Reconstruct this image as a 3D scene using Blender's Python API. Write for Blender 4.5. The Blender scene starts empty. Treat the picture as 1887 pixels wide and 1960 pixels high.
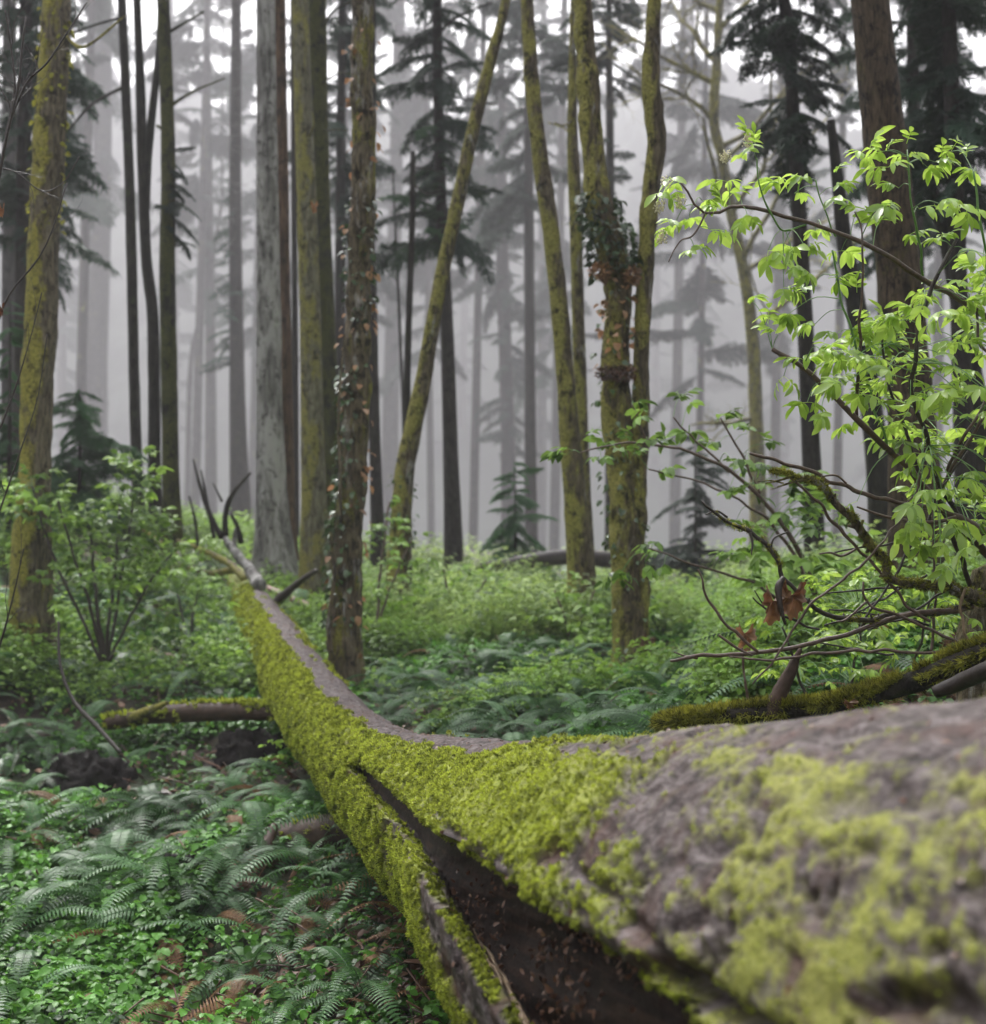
import bpy, math, random
import numpy as np
from mathutils import Vector, Matrix, Euler

# ------------------------------------------------------------------ camera, light, exposure
SC = bpy.context.scene
COL = SC.collection
EYE = 1.65
FPX = 980.0 / math.tan(math.radians(20.0))       # focal length in units of the reference grid (1887 x 1960)
PITCH = math.atan(60.0 / FPX)
FOCUS = 4.5
cam_d = bpy.data.cameras.new('camera')
cam = bpy.data.objects.new('camera', cam_d)
COL.objects.link(cam)
cam.location = (0, 0, EYE)
cam.rotation_euler = (math.pi / 2 + PITCH, 0, 0)
cam_d.sensor_fit = 'VERTICAL'
cam_d.sensor_height = 24
cam_d.lens = 12.0 / math.tan(math.radians(20.0))
cam_d.clip_start = 0.05
cam_d.clip_end = 1500
cam_d.dof.use_dof = True
cam_d.dof.focus_distance = FOCUS
cam_d.dof.aperture_fstop = cam_d.lens / 1000.0 / 0.0155      # entrance pupil 15.5 mm
cam_d.dof.aperture_blades = 0
SC.camera = cam

SUN_EL, SUN_AZ = math.radians(54), math.radians(-22)    # azimuth from +Y towards +X
world = bpy.data.worlds.new('World')
SC.world = world
world.use_nodes = True
wn, wl = world.node_tree.nodes, world.node_tree.links
wn.clear()
wo = wn.new('ShaderNodeOutputWorld')
wb = wn.new('ShaderNodeBackground')
wb.inputs['Strength'].default_value = 0.115
ws = wn.new('ShaderNodeTexSky')
ws.sky_type = 'NISHITA'
ws.sun_disc = False
ws.sun_elevation = SUN_EL
ws.sun_rotation = SUN_AZ
ws.air_density = 1.0
ws.dust_density = 6.0
wh = wn.new('ShaderNodeHueSaturation')
wh.inputs['Saturation'].default_value = 0.12
wh.inputs['Value'].default_value = 1.35
wl.new(ws.outputs[0], wh.inputs['Color'])
wl.new(wh.outputs[0], wb.inputs[0])
wl.new(wb.outputs[0], wo.inputs[0])
sun_d = bpy.data.lights.new('sun', 'SUN')
sun_d.energy = 1.5
sun_d.angle = math.radians(14)
sun_d.color = (1.0, 0.97, 0.92)
sun = bpy.data.objects.new('sun', sun_d)
COL.objects.link(sun)
sun.location = (0, 0, 40)
sdir = Vector((math.sin(SUN_AZ) * math.cos(SUN_EL), math.cos(SUN_AZ) * math.cos(SUN_EL), math.sin(SUN_EL)))
sun.rotation_euler = sdir.to_track_quat('Z', 'Y').to_euler()
SC.view_settings.view_transform = 'Standard'
SC.view_settings.look = 'None'
SC.view_settings.gamma = 1
SC.view_settings.use_curve_mapping = False
SC.view_settings.exposure = 2.15
SC.render.engine = 'CYCLES'
cy = SC.cycles
cy.use_denoising = True
cy.max_bounces = 7
cy.diffuse_bounces = 3
cy.glossy_bounces = 2
cy.transmission_bounces = 3
cy.transparent_max_bounces = 4
cy.volume_bounces = 1
cy.sample_clamp_indirect = 4.0
HAZE_DENSITY = 0.0034
HAZE_COLOR = (0.53, 0.52, 0.55, 1)

# ------------------------------------------------------------------ helpers
def P(px, py, d):
    """reference pixel and depth along the view axis -> world point"""
    u, v = (px - 943.5) / FPX, (py - 980.0) / FPX
    c, s = math.cos(PITCH), math.sin(PITCH)
    return np.array([d * u, d * (c + v * s), EYE + d * (s - v * c)])

def proj(V):
    c, s = math.cos(PITCH), math.sin(PITCH)
    x, y, z = V[..., 0], V[..., 1], V[..., 2] - EYE
    d = y * c + z * s
    up = -y * s + z * c
    dd = np.where(d > 0.05, d, 0.05)
    return 943.5 + FPX * x / dd, 980.0 - FPX * up / dd, d

def _h(ix, iy, iz, seed):
    n = (ix * 374761393 + iy * 668265263 + iz * 1442695041 + seed * 974634777) & 0x7fffffff
    n = ((n ^ (n >> 13)) * 1274126177) & 0x7fffffff
    n = ((n ^ (n >> 16)) * 2246822519) & 0x7fffffff
    return (n ^ (n >> 15)) / float(0x7fffffff)

def vnoise(p, seed=0):
    """smooth value noise 0..1 on (...,3) points"""
    p = np.asarray(p, dtype=np.float64)
    i = np.floor(p).astype(np.int64)
    f = p - i
    f = f * f * (3 - 2 * f)
    r = 0
    for dx in (0, 1):
        wx = f[..., 0] if dx else 1 - f[..., 0]
        for dy in (0, 1):
            wy = f[..., 1] if dy else 1 - f[..., 1]
            for dz in (0, 1):
                wz = f[..., 2] if dz else 1 - f[..., 2]
                r = r + wx * wy * wz * _h(i[..., 0] + dx, i[..., 1] + dy, i[..., 2] + dz, seed)
    return r

def fbm(p, oct=4, seed=0, gain=0.5):
    a, s, r = 1.0, 0.0, 0.0
    p = np.asarray(p, dtype=np.float64)
    for o in range(oct):
        r = r + a * vnoise(p * (2.03 ** o) + 17.3 * o, seed + o)
        s += a
        a *= gain
    return r / s

def sstep(a, b, x):
    t = np.clip((x - a) / (b - a), 0, 1)
    return t * t * (3 - 2 * t)

def make_mesh(name, V, faces, attrs=None, smooth=True):
    """V (N,3); faces: list of int arrays (M,3)/(M,4)"""
    V = np.asarray(V, dtype=np.float32)
    me = bpy.data.meshes.new(name)
    faces = [np.asarray(f, dtype=np.int32) for f in faces if len(f)]
    loops = np.concatenate([f.ravel() for f in faces]) if faces else np.zeros(0, np.int32)
    sizes = np.concatenate([np.full(len(f), f.shape[1], np.int32) for f in faces]) if faces else np.zeros(0, np.int32)
    me.vertices.add(len(V))
    me.vertices.foreach_set('co', V.ravel())
    if len(loops):
        me.loops.add(len(loops))
        me.loops.foreach_set('vertex_index', loops)
        me.polygons.add(len(sizes))
        starts = np.concatenate([[0], np.cumsum(sizes)[:-1]]).astype(np.int32)
        me.polygons.foreach_set('loop_start', starts)
        if smooth:
            me.polygons.foreach_set('use_smooth', np.ones(len(sizes), dtype=bool))
    for k, a in (attrs or {}).items():
        a = np.asarray(a, dtype=np.float32)
        if a.ndim == 1:
            me.attributes.new(k, 'FLOAT', 'POINT').data.foreach_set('value', a)
        else:
            me.attributes.new(k, 'FLOAT_VECTOR', 'POINT').data.foreach_set('vector', a.ravel())
    me.update(calc_edges=True)
    return me

class MB:
    """collects numpy geometry for ONE mesh"""
    def __init__(self):
        self.v, self.f3, self.f4, self.a, self.n = [], [], [], [], 0
    def add(self, V, F, a=0.0):
        V = np.asarray(V, dtype=np.float64)
        F = np.asarray(F, dtype=np.int64)
        if len(V) == 0:
            return
        self.v.append(V)
        if len(F):
            (self.f3 if F.shape[1] == 3 else self.f4).append(F + self.n)
        self.a.append(np.broadcast_to(np.asarray(a, dtype=np.float64), (len(V),)))
        self.n += len(V)
    def arrays(self):
        V = np.concatenate(self.v)
        F = []
        if self.f3: F.append(np.concatenate(self.f3))
        if self.f4: F.append(np.concatenate(self.f4))
        return V, F, np.concatenate(self.a)
    def mesh(self, name, origin=(0, 0, 0), smooth=True):
        V, F, a = self.arrays()
        return make_mesh(name, V - np.asarray(origin), F, {'tone': a}, smooth)

def link(name, me, mat=None, parent=None, loc=None, kind=None):
    """all meshes of a parented thing are stored relative to the thing's base"""
    o = bpy.data.objects.new(name, me)
    COL.objects.link(o)
    if mat is not None and len(me.materials) == 0:
        me.materials.append(mat)
    if parent is not None:
        o.parent = parent
    if loc is not None:
        o.location = loc
    if kind:
        o['kind'] = kind
    return o

def tag(o, label, cat=None, group=None):
    o['label'] = label
    if cat: o['category'] = cat
    if group: o['group'] = group
    return o

def thing(name, label, cat, loc, group=None):
    o = bpy.data.objects.new(name, None)
    o.empty_display_size = 0.1
    COL.objects.link(o)
    o.location = loc
    return tag(o, label, cat, group)

def spline(pts, n):
    """Catmull-Rom through rows of pts (any columns), n samples, spaced by length"""
    pts = np.asarray(pts, dtype=np.float64)
    if len(pts) == 2:
        t = np.linspace(0, 1, n)[:, None]
        return pts[0] * (1 - t) + pts[1] * t
    ext = np.vstack([2 * pts[0] - pts[1], pts, 2 * pts[-1] - pts[-2]])
    seg = len(pts) - 1
    tt = np.linspace(0, seg, seg * 24 + 1)
    k = np.minimum(tt.astype(int), seg - 1)
    t = (tt - k)[:, None]
    p0, p1, p2, p3 = ext[k], ext[k + 1], ext[k + 2], ext[k + 3]
    c = 0.5 * (2 * p1 + (p2 - p0) * t + (2 * p0 - 5 * p1 + 4 * p2 - p3) * t ** 2 + (3 * p1 - p0 - 3 * p2 + p3) * t ** 3)
    L = np.concatenate([[0], np.cumsum(np.linalg.norm(np.diff(c[:, :3], axis=0), axis=1))])
    s = np.linspace(0, L[-1], n)
    return np.stack([np.interp(s, L, c[:, j]) for j in range(c.shape[1])], axis=1)

def frames(C):
    T = np.gradient(C, axis=0)
    T /= np.linalg.norm(T, axis=1)[:, None] + 1e-12
    ref = np.array([0, 1.0, 0]) if abs(T[0, 2]) > 0.8 else np.array([0, 0, 1.0])
    N = np.zeros_like(T)
    n = ref - T[0] * (ref @ T[0])
    for i in range(len(T)):
        n = n - T[i] * (n @ T[i])
        n /= np.linalg.norm(n) + 1e-12
        N[i] = n
    return T, N, np.cross(T, N)

def grid_faces(nr, na, closed=True):
    i = np.arange(nr - 1)[:, None]
    j = np.arange(na if closed else na - 1)[None, :]
    j2 = (j + 1) % na
    a = i * na + j; b = i * na + j2; c = (i + 1) * na + j2; d = (i + 1) * na + j
    return np.stack([a, b, c, d], axis=-1).reshape(-1, 4)

def tube(C, R, na=8, lump=0.0, lscale=8.0, seed=0, cap=True, flute=0.0):
    """C (n,3) centreline, R (n,) radii -> verts, quads; lump = relative radial noise"""
    T, N, B = frames(C)
    ang = np.linspace(0, 2 * math.pi, na, endpoint=False)
    dirs = N[:, None, :] * np.cos(ang)[None, :, None] + B[:, None, :] * np.sin(ang)[None, :, None]
    r = np.repeat(np.asarray(R)[:, None], na, axis=1)
    if lump:
        p = C[:, None, :] + dirs * r[:, :, None]
        r = r * (1 + lump * 2 * (fbm(p * lscale * np.array([1, 1, 0.6]), 3, seed) - 0.5) + lump * 0.8 * (fbm(p * lscale * 0.25, 2, seed + 9) - 0.5))
    V = C[:, None, :] + dirs * r[:, :, None]
    V = V.reshape(-1, 3)
    F = grid_faces(len(C), na)
    if cap:
        V = np.vstack([V, C[0] - T[0] * R[0] * 0.3, C[-1] + T[-1] * R[-1] * 0.5])
        n = len(C) * na
        j = np.arange(na); j2 = (j + 1) % na
        cap0 = np.stack([np.full(na, n), j2, j, j], axis=1)
        b = (len(C) - 1) * na
        F = np.vstack([F])
        F3 = np.vstack([np.stack([np.full(na, n), j2, j], 1), np.stack([np.full(na, n + 1), b + j, b + j2], 1)])
        return V, F, F3
    return V, F, np.zeros((0, 3), int)

def add_tube(mb, C, R, na=8, a=0.0, **k):
    V, F, F3 = tube(np.asarray(C, float), np.asarray(R, float), na, **k)
    base = mb.n
    mb.add(V, F, a)
    if len(F3):
        mb.f3.append(F3 + base)

def pix_path(rows, n, wscale=1.0):
    """rows (px, py, depth, width_px) -> centreline, radii"""
    q = []
    for px, py, d, w in rows:
        p = P(px, py, d)
        q.append([*p, w * d / FPX / 2 * wscale])
    s = spline(q, n)
    return s[:, :3], np.maximum(s[:, 3], 1e-4)

# ------------------------------------------------------------------ materials
def nodes(name):
    m = bpy.data.materials.new(name)
    m.use_nodes = True
    nt = m.node_tree
    return m, nt.nodes, nt.links, nt.nodes['Principled BSDF'], nt.nodes['Material Output']

def noise_node(n, l, coord, scale, detail=4, rough=0.6, stretch=None, dist=0.0):
    t = n.new('ShaderNodeTexNoise')
    t.inputs['Scale'].default_value = scale
    t.inputs['Detail'].default_value = detail
    t.inputs['Roughness'].default_value = rough
    t.inputs['Distortion'].default_value = dist
    if stretch:
        mp = n.new('ShaderNodeMapping')
        mp.inputs['Scale'].default_value = stretch
        l.new(coord, mp.inputs[0])
        coord = mp.outputs[0]
    l.new(coord, t.inputs['Vector'])
    return t.outputs['Fac']

def ramp(n, l, fac, stops):
    r = n.new('ShaderNodeValToRGB')
    e = r.color_ramp.elements
    while len(e) < len(stops):
        e.new(0.5)
    for k, (p, c) in enumerate(stops):
        e[k].position = p
        e[k].color = (*c, 1) if len(c) == 3 else c
    l.new(fac, r.inputs[0])
    return r.outputs[0]

def mixc(n, l, fac, a, b):
    m = n.new('ShaderNodeMix')
    m.data_type = 'RGBA'
    for sock, v in ((m.inputs[0], fac), (m.inputs[6], a), (m.inputs[7], b)):
        if isinstance(v, bpy.types.NodeSocket):
            l.new(v, sock)
        elif isinstance(v, (int, float)):
            sock.default_value = v
        else:
            sock.default_value = (*v, 1)
    return m.outputs[2]

def bump(n, l, h, strength, dist, prev=None):
    b = n.new('ShaderNodeBump')
    b.inputs['Strength'].default_value = strength
    b.inputs['Distance'].default_value = dist
    l.new(h, b.inputs['Height'])
    if prev is not None:
        l.new(prev, b.inputs['Normal'])
    return b.outputs[0]

def bark_material(name, dark, light, moss=0.4, moss_a=(0.10, 0.12, 0.015), moss_b=(0.24, 0.24, 0.035), scale=1.0, fissure=0.6, rough=0.75, lichen=0.0, streak=6.0, side=0.0):
    dark, light, moss_a, moss_b = [tuple(x * k for x in c) for c, k in ((dark, 0.6), (light, 0.85), (moss_a, 0.75), (moss_b, 1.08))]
    m, n, l, bs, out = nodes(name)
    geo = n.new('ShaderNodeNewGeometry')
    pos = geo.outputs['Position']
    st = (1, 1, 1.0 / streak)
    n1 = noise_node(n, l, pos, 34 * scale, 6, 0.65, st, 0.4)
    n2 = noise_node(n, l, pos, 7 * scale, 4, 0.6, (1, 1, 0.45))
    c = ramp(n, l, n1, [(0.33, dark), (0.62, light)])
    c = mixc(n, l, ramp(n, l, n2, [(0.35, (0, 0, 0)), (0.7, (0.55, 0.55, 0.55))]), c, tuple(x * 0.45 for x in dark))
    if lichen > 0:
        nl = noise_node(n, l, pos, 5.5 * scale, 6, 0.7, (1, 1, 0.3), 0.5)
        c = mixc(n, l, ramp(n, l, nl, [(0.62 - 0.2 * lichen, (0, 0, 0)), (0.70 - 0.15 * lichen, (0.75, 0.75, 0.75))]), c, (0.45, 0.44, 0.43))
    b = bump(n, l, n1, fissure, 0.02)
    if moss > 0:
        nm = noise_node(n, l, pos, 4.2 * scale, 7, 0.72, (1, 1, 0.4), 0.2)
        if side:
            sx = n.new('ShaderNodeSeparateXYZ'); l.new(geo.outputs['Normal'], sx.inputs[0])
            ma = n.new('ShaderNodeMath'); ma.operation = 'MULTIPLY_ADD'
            l.new(sx.outputs['X'], ma.inputs[0]); ma.inputs[1].default_value = side; l.new(nm, ma.inputs[2])
            nm = ma.outputs[0]
        lo = 0.72 - 0.42 * moss
        mk = ramp(n, l, nm, [(lo, (0, 0, 0)), (lo + 0.09, (1, 1, 1))])
        nc = noise_node(n, l, pos, 45 * scale, 4, 0.7)
        mc = ramp(n, l, nc, [(0.3, moss_a), (0.68, moss_b)])
        c = mixc(n, l, mk, c, mc)
        b = bump(n, l, nc, 0.7, 0.02, b)
        b = bump(n, l, mk, 0.5, 0.015, b)
    nk = noise_node(n, l, pos, 10 * scale, 5, 0.75, (1, 1, 0.7), 0.3)
    kf = ramp(n, l, nk, [(0.53, (0, 0, 0)), (0.62, (0.9, 0.9, 0.9))])
    c = mixc(n, l, kf, c, tuple(x * 0.5 for x in dark))
    b = bump(n, l, nk, -0.5, 0.04, b)
    l.new(c, bs.inputs['Base Color'])
    l.new(b, bs.inputs['Normal'])
    bs.inputs['Roughness'].default_value = rough
    bs.inputs['Specular IOR Level'].default_value = 0.2
    return m

def leaf_material(name, ca, cb, trans=0.35, rough=0.38, spec=0.5, nscale=3.0, brown=None):
    ca, cb = tuple(x * 0.62 for x in ca), tuple(x * 0.98 for x in cb)
    m, n, l, bs, out = nodes(name)
    geo = n.new('ShaderNodeNewGeometry')
    oi = n.new('ShaderNodeObjectInfo')
    at = n.new('ShaderNodeAttribute'); at.attribute_name = 'tone'
    f = noise_node(n, l, geo.outputs['Position'], nscale, 3, 0.6)
    a1 = n.new('ShaderNodeMath'); a1.operation = 'ADD'
    l.new(f, a1.inputs[0]); l.new(at.outputs['Fac'], a1.inputs[1])
    a2 = n.new('ShaderNodeMath'); a2.operation = 'MULTIPLY_ADD'
    l.new(oi.outputs['Random'], a2.inputs[0]); a2.inputs[1].default_value = 0.35; l.new(a1.outputs[0], a2.inputs[2])
    stops = [(0.38, ca), (0.95, cb)]
    if brown is not None:
        stops = [(0.2, brown), (0.32, ca), (0.95, cb)]
    c = ramp(n, l, a2.outputs[0], stops)
    l.new(c, bs.inputs['Base Color'])
    bs.inputs['Roughness'].default_value = rough
    bs.inputs['Specular IOR Level'].default_value = spec
    if trans > 0:
        tr = n.new('ShaderNodeBsdfTranslucent')
        hs = n.new('ShaderNodeHueSaturation')
        hs.inputs['Hue'].default_value = 0.485
        hs.inputs['Value'].default_value = 1.6
        l.new(c, hs.inputs['Color'])
        l.new(hs.outputs[0], tr.inputs[0])
        mx = n.new('ShaderNodeMixShader')
        mx.inputs[0].default_value = trans
        l.new(bs.outputs[0], mx.inputs[1]); l.new(tr.outputs[0], mx.inputs[2])
        l.new(mx.outputs[0], out.inputs[0])
    return m

def plain(name, col, rough=0.7, spec=0.4, nscale=20, var=0.4, bmp=0.3):
    m, n, l, bs, out = nodes(name)
    geo = n.new('ShaderNodeNewGeometry')
    f = noise_node(n, l, geo.outputs['Position'], nscale, 5, 0.65)
    c = ramp(n, l, f, [(0.3, tuple(x * (1 - var) for x in col)), (0.7, tuple(min(1, x * (1 + var)) for x in col))])
    l.new(c, bs.inputs['Base Color'])
    l.new(bump(n, l, f, bmp, 0.01), bs.inputs['Normal'])
    bs.inputs['Roughness'].default_value = rough
    bs.inputs['Specular IOR Level'].default_value = spec
    return m

M = {}
M['bark_moss'] = bark_material('bark_moss', (0.04, 0.03, 0.018), (0.24, 0.19, 0.12), 0.66, (0.10, 0.10, 0.018), (0.36, 0.33, 0.085), side=-0.10, scale=1.3, lichen=0.25)
M['bark_moss_left'] = bark_material('bark_moss_left', (0.06, 0.045, 0.03), (0.30, 0.25, 0.17), 0.62, (0.11, 0.10, 0.015), (0.42, 0.38, 0.075), side=-0.16, scale=1.2)
M['bark_yellow'] = bark_material('bark_yellow', (0.10, 0.09, 0.05), (0.34, 0.32, 0.22), 0.60, (0.14, 0.135, 0.03), (0.34, 0.31, 0.09), side=-0.06, scale=1.3)
M['bark_dark'] = bark_material('bark_dark', (0.013, 0.011, 0.009), (0.045, 0.038, 0.03), 0.35, (0.02, 0.025, 0.007), (0.05, 0.06, 0.015))
M['bark_darkgreen'] = bark_material('bark_darkgreen', (0.015, 0.015, 0.01), (0.05, 0.05, 0.03), 0.75, (0.025, 0.03, 0.006), (0.075, 0.08, 0.015))
M['bark_conifer'] = bark_material('bark_conifer', (0.018, 0.014, 0.012), (0.06, 0.048, 0.043), 0.12, fissure=0.9)
M['bark_grey'] = bark_material('bark_grey', (0.12, 0.11, 0.105), (0.33, 0.32, 0.31), 0.12, lichen=0.85, streak=12)
M['bark_red'] = bark_material('bark_red', (0.06, 0.035, 0.022), (0.22, 0.13, 0.08), 0.12, streak=10)
M['bark_ivy'] = bark_material('bark_ivy', (0.045, 0.033, 0.02), (0.29, 0.235, 0.15), 0.46, (0.08, 0.085, 0.015), (0.30, 0.28, 0.05), fissure=0.9, scale=1.2, lichen=0.35)
M['bark_brown'] = bark_material('bark_brown', (0.034, 0.023, 0.014), (0.17, 0.12, 0.075), 0.36, (0.04, 0.045, 0.008), (0.18, 0.165, 0.03), fissure=1.0, streak=7, scale=1.5)
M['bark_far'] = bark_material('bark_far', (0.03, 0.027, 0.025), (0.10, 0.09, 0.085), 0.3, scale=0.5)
M['needles'] = leaf_material('needles', (0.008, 0.022, 0.014), (0.026, 0.062, 0.036), 0.15, 0.6, 0.2, 1.2)
M['needles_green'] = leaf_material('needles_green', (0.016, 0.055, 0.02), (0.05, 0.14, 0.05), 0.25, 0.6, 0.2, 1.5)
M['fern'] = leaf_material('fern', (0.025, 0.085, 0.022), (0.075, 0.19, 0.055), 0.2, 0.45, 0.42, 2.0)
M['fern_old'] = leaf_material('fern_old', (0.16, 0.075, 0.03), (0.30, 0.17, 0.08), 0.2, 0.6, 0.3, 2.0)
M['herb'] = leaf_material('herb', (0.02, 0.075, 0.012), (0.12, 0.33, 0.04), 0.3, 0.42, 0.35, 1.6)
M['berry'] = leaf_material('berry', (0.07, 0.15, 0.03), (0.28, 0.48, 0.08), 0.35, 0.45, 0.3, 0.8)
M['berry_pale'] = leaf_material('berry_pale', (0.15, 0.26, 0.07), (0.40, 0.56, 0.16), 0.35, 0.45, 0.3, 0.8)
M['elder'] = leaf_material('elder', (0.17, 0.33, 0.03), (0.42, 0.62, 0.11), 0.5, 0.22, 0.9, 6.0)
M['ivy'] = leaf_material('ivy', (0.02, 0.05, 0.015), (0.06, 0.12, 0.035), 0.15, 0.28, 0.7, 6.0)
M['dead_leaf'] = leaf_material('dead_leaf', (0.12, 0.05, 0.02), (0.42, 0.24, 0.11), 0.3, 0.45, 0.5, 9.0)
M['litter'] = leaf_material('litter', (0.035, 0.016, 0.010), (0.19, 0.095, 0.055), 0.05, 0.45, 0.5, 7.0)
M['moss'] = leaf_material('moss', (0.12, 0.15, 0.02), (0.52, 0.61, 0.08), 0.25, 0.7, 0.15, 14.0)
M['moss_dark'] = leaf_material('moss_dark', (0.07, 0.075, 0.012), (0.34, 0.35, 0.05), 0.25, 0.7, 0.15, 16.0)
M['flower'] = plain('flower', (0.75, 0.70, 0.48), 0.6, 0.3, 30, 0.2)
M['twig'] = plain('twig', (0.085, 0.05, 0.035), 0.42, 0.6, 60, 0.5, 0.4)
M['twig_dark'] = plain('twig_dark', (0.025, 0.016, 0.011), 0.45, 0.6, 60, 0.5, 0.5)
M['green_stalk'] = plain('green_stalk', (0.10, 0.22, 0.04), 0.4, 0.5, 40, 0.2, 0.1)
M['rot_wood'] = plain('rot_wood', (0.050, 0.028, 0.018), 0.6, 0.4, 22, 0.6, 0.8)
M['pink_wood'] = plain('pink_wood', (0.30, 0.19, 0.16), 0.55, 0.4, 18, 0.5, 0.5)
M['wet_wood'] = plain('wet_wood', (0.028, 0.020, 0.017), 0.5, 0.4, 18, 0.6, 0.5)

# ------------------------------------------------------------------ terrain
_ctl = [  # px, py, depth of visible ground
    (100, 1960, 5.6), (400, 1960, 5.2), (700, 1960, 4.7), (950, 1960, 4.6), (100, 1700, 7.0), (400, 1700, 6.8), (700, 1750, 6.0),
    (100, 1500, 9.0), (400, 1500, 8.6), (100, 1330, 11.0), (400, 1300, 11.0), (60, 1120, 13.0), (250, 1130, 14.5), (420, 1150, 15.0),
    (20, 960, 18.0), (200, 985, 20.0), (350, 1000, 20.0), (450, 1040, 21.0), (520, 1120, 16.0), (660, 1290, 11.0), (600, 1120, 17.0),
    (800, 1400, 8.2), (1000, 1395, 8.0), (1200, 1390, 7.6), (1000, 1240, 13.0), (1210, 1300, 10.5), (800, 1165, 18.0), (1000, 1146, 21.0),
    (1400, 1240, 10.0), (1300, 1142, 20.0), (1500, 1330, 6.3), (1700, 1300, 6.0), (1880, 1250, 6.0), (1600, 1150, 13.0), (1850, 1120, 13.0),
    (900, 1098, 32.0), (1300, 1098, 32.0), (1700, 1085, 30.0), (500, 1035, 34.0), (100, 960, 34.0), (-400, 1000, 12.0), (-500, 1700, 6.0), (2400, 1150, 9.0), (2400, 1100, 20.0)]
_C = np.array([P(a, b, c) for a, b, c in _ctl])
_extra = np.array([[-4, 2, 0.1], [0, 1.5, 0.1], [3, 2, 0.45], [4, 4, 0.8], [0, -4, 0.2], [-8, -4, 0.6], [8, -4, 0.9], [-60, 40, 5], [60, 40, 1.5], [0, 80, 0.3], [-60, 120, 5],
                   [60, 120, 1], [0, 160, -1.0], [-60, -8, 5], [60, -8, 3], [0, 400, -3], [-200, 400, 3], [200, 400, -1], [-200, 100, 8], [200, 100, 5]], dtype=float)
_C = np.vstack([_C, _extra])
def _phi(r): return np.sqrt(r * r + 1.2 ** 2)
_D = np.linalg.norm(_C[:, None, :2] - _C[None, :, :2], axis=2)
_A = _phi(_D) - np.eye(len(_C)) * 0.25
_mean = _C[:, 2].mean()
_W = np.linalg.solve(_A, _C[:, 2] - _mean)
def ground(x, y):
    x = np.asarray(x, float); y = np.asarray(y, float)
    sh = x.shape
    q = np.stack([x.ravel(), y.ravel()], 1)
    r = np.linalg.norm(q[:, None, :] - _C[None, :, :2], axis=2)
    z = _phi(r) @ _W + _mean
    q3 = np.stack([q[:, 0], q[:, 1], np.zeros(len(q))], 1)
    z = np.where(q[:, 1] < -8, np.minimum(z, 3.0), z)
    amp = np.clip(q[:, 1] / 8.0, 0.3, 1.0)
    z = z + amp * (0.34 * (fbm(q3 * 0.9, 3, 5) - 0.5) + 0.07 * (fbm(q3 * 4.5, 3, 8) - 0.5))
    return z.reshape(sh)
def gz(x, y): return float(ground(np.array([x]), np.array([y]))[0])

def on_ground(px, d):
    """ground point seen in column px at depth d"""
    x = (px - 943.5) / FPX * d
    return np.array([x, d, gz(x, d)])

def build_ground():
    ys = np.concatenate([np.linspace(-78, -8, 20)[:-1], np.linspace(-8, 3, 12)[:-1], np.linspace(3, 16, 175)[:-1], np.geomspace(16, 420, 130)])
    us = np.sinh(np.linspace(-4.2, 4.2, 260)) / math.sinh(4.2)
    X = us[None, :] * 220 + 0 * ys[:, None]
    Y = ys[:, None] + 0 * us[None, :]
    Z = ground(X, Y)
    V = np.stack([X, Y, Z], -1).reshape(-1, 3)
    F = grid_faces(len(ys), len(us), closed=False)[:, ::-1]
    m, n, l, bs, out = nodes('forest_soil')
    geo = n.new('ShaderNodeNewGeometry')
    pos = geo.outputs['Position']
    a = noise_node(n, l, pos, 14, 8, 0.75)
    b = noise_node(n, l, pos, 1.3, 4, 0.6)
    c = ramp(n, l, a, [(0.3, (0.007, 0.004, 0.003)), (0.5, (0.028, 0.016, 0.010)), (0.72, (0.10, 0.055, 0.033))])
    g = ramp(n, l, a, [(0.35, (0.012, 0.02, 0.006)), (0.7, (0.04, 0.06, 0.015))])
    c = mixc(n, l, ramp(n, l, b, [(0.42, (0, 0, 0)), (0.58, (1, 1, 1))]), c, g)
    l.new(c, bs.inputs['Base Color'])
    l.new(bump(n, l, a, 0.9, 0.05), bs.inputs['Normal'])
    bs.inputs['Roughness'].default_value = 0.8
    o = link('ground', make_mesh('ground', V, [F]), m, kind='structure')
    o['label'] = 'dark forest soil under ferns and low herbs'
build_ground()

# ------------------------------------------------------------------ haze
def build_haze():
    x0, x1, y0, y1, z0, z1 = -230, 230, -80, 425, -6.0, 185.0
    zc = [(x, y, z) for z in (z0, z1) for y in (y0, y1) for x in (x0, x1)]
    F = [[0, 2, 3, 1], [4, 5, 7, 6], [0, 1, 5, 4], [2, 6, 7, 3], [0, 4, 6, 2], [1, 3, 7, 5]]
    me = make_mesh('haze', np.array(zc), [np.array(F)], smooth=False)
    m = bpy.data.materials.new('haze_air')
    m.use_nodes = True
    nt = m.node_tree
    nt.nodes.clear()
    out = nt.nodes.new('ShaderNodeOutputMaterial')
    pv = nt.nodes.new('ShaderNodeVolumePrincipled')
    pv.inputs['Color'].default_value = HAZE_COLOR
    pv.inputs['Density'].default_value = HAZE_DENSITY
    pv.inputs['Anisotropy'].default_value = 0.2
    nt.links.new(pv.outputs[0], out.inputs['Volume'])
    o = link('haze', me, m, kind='stuff')
    o['label'] = 'pale mist filling the forest between the trunks'
build_haze()

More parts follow.
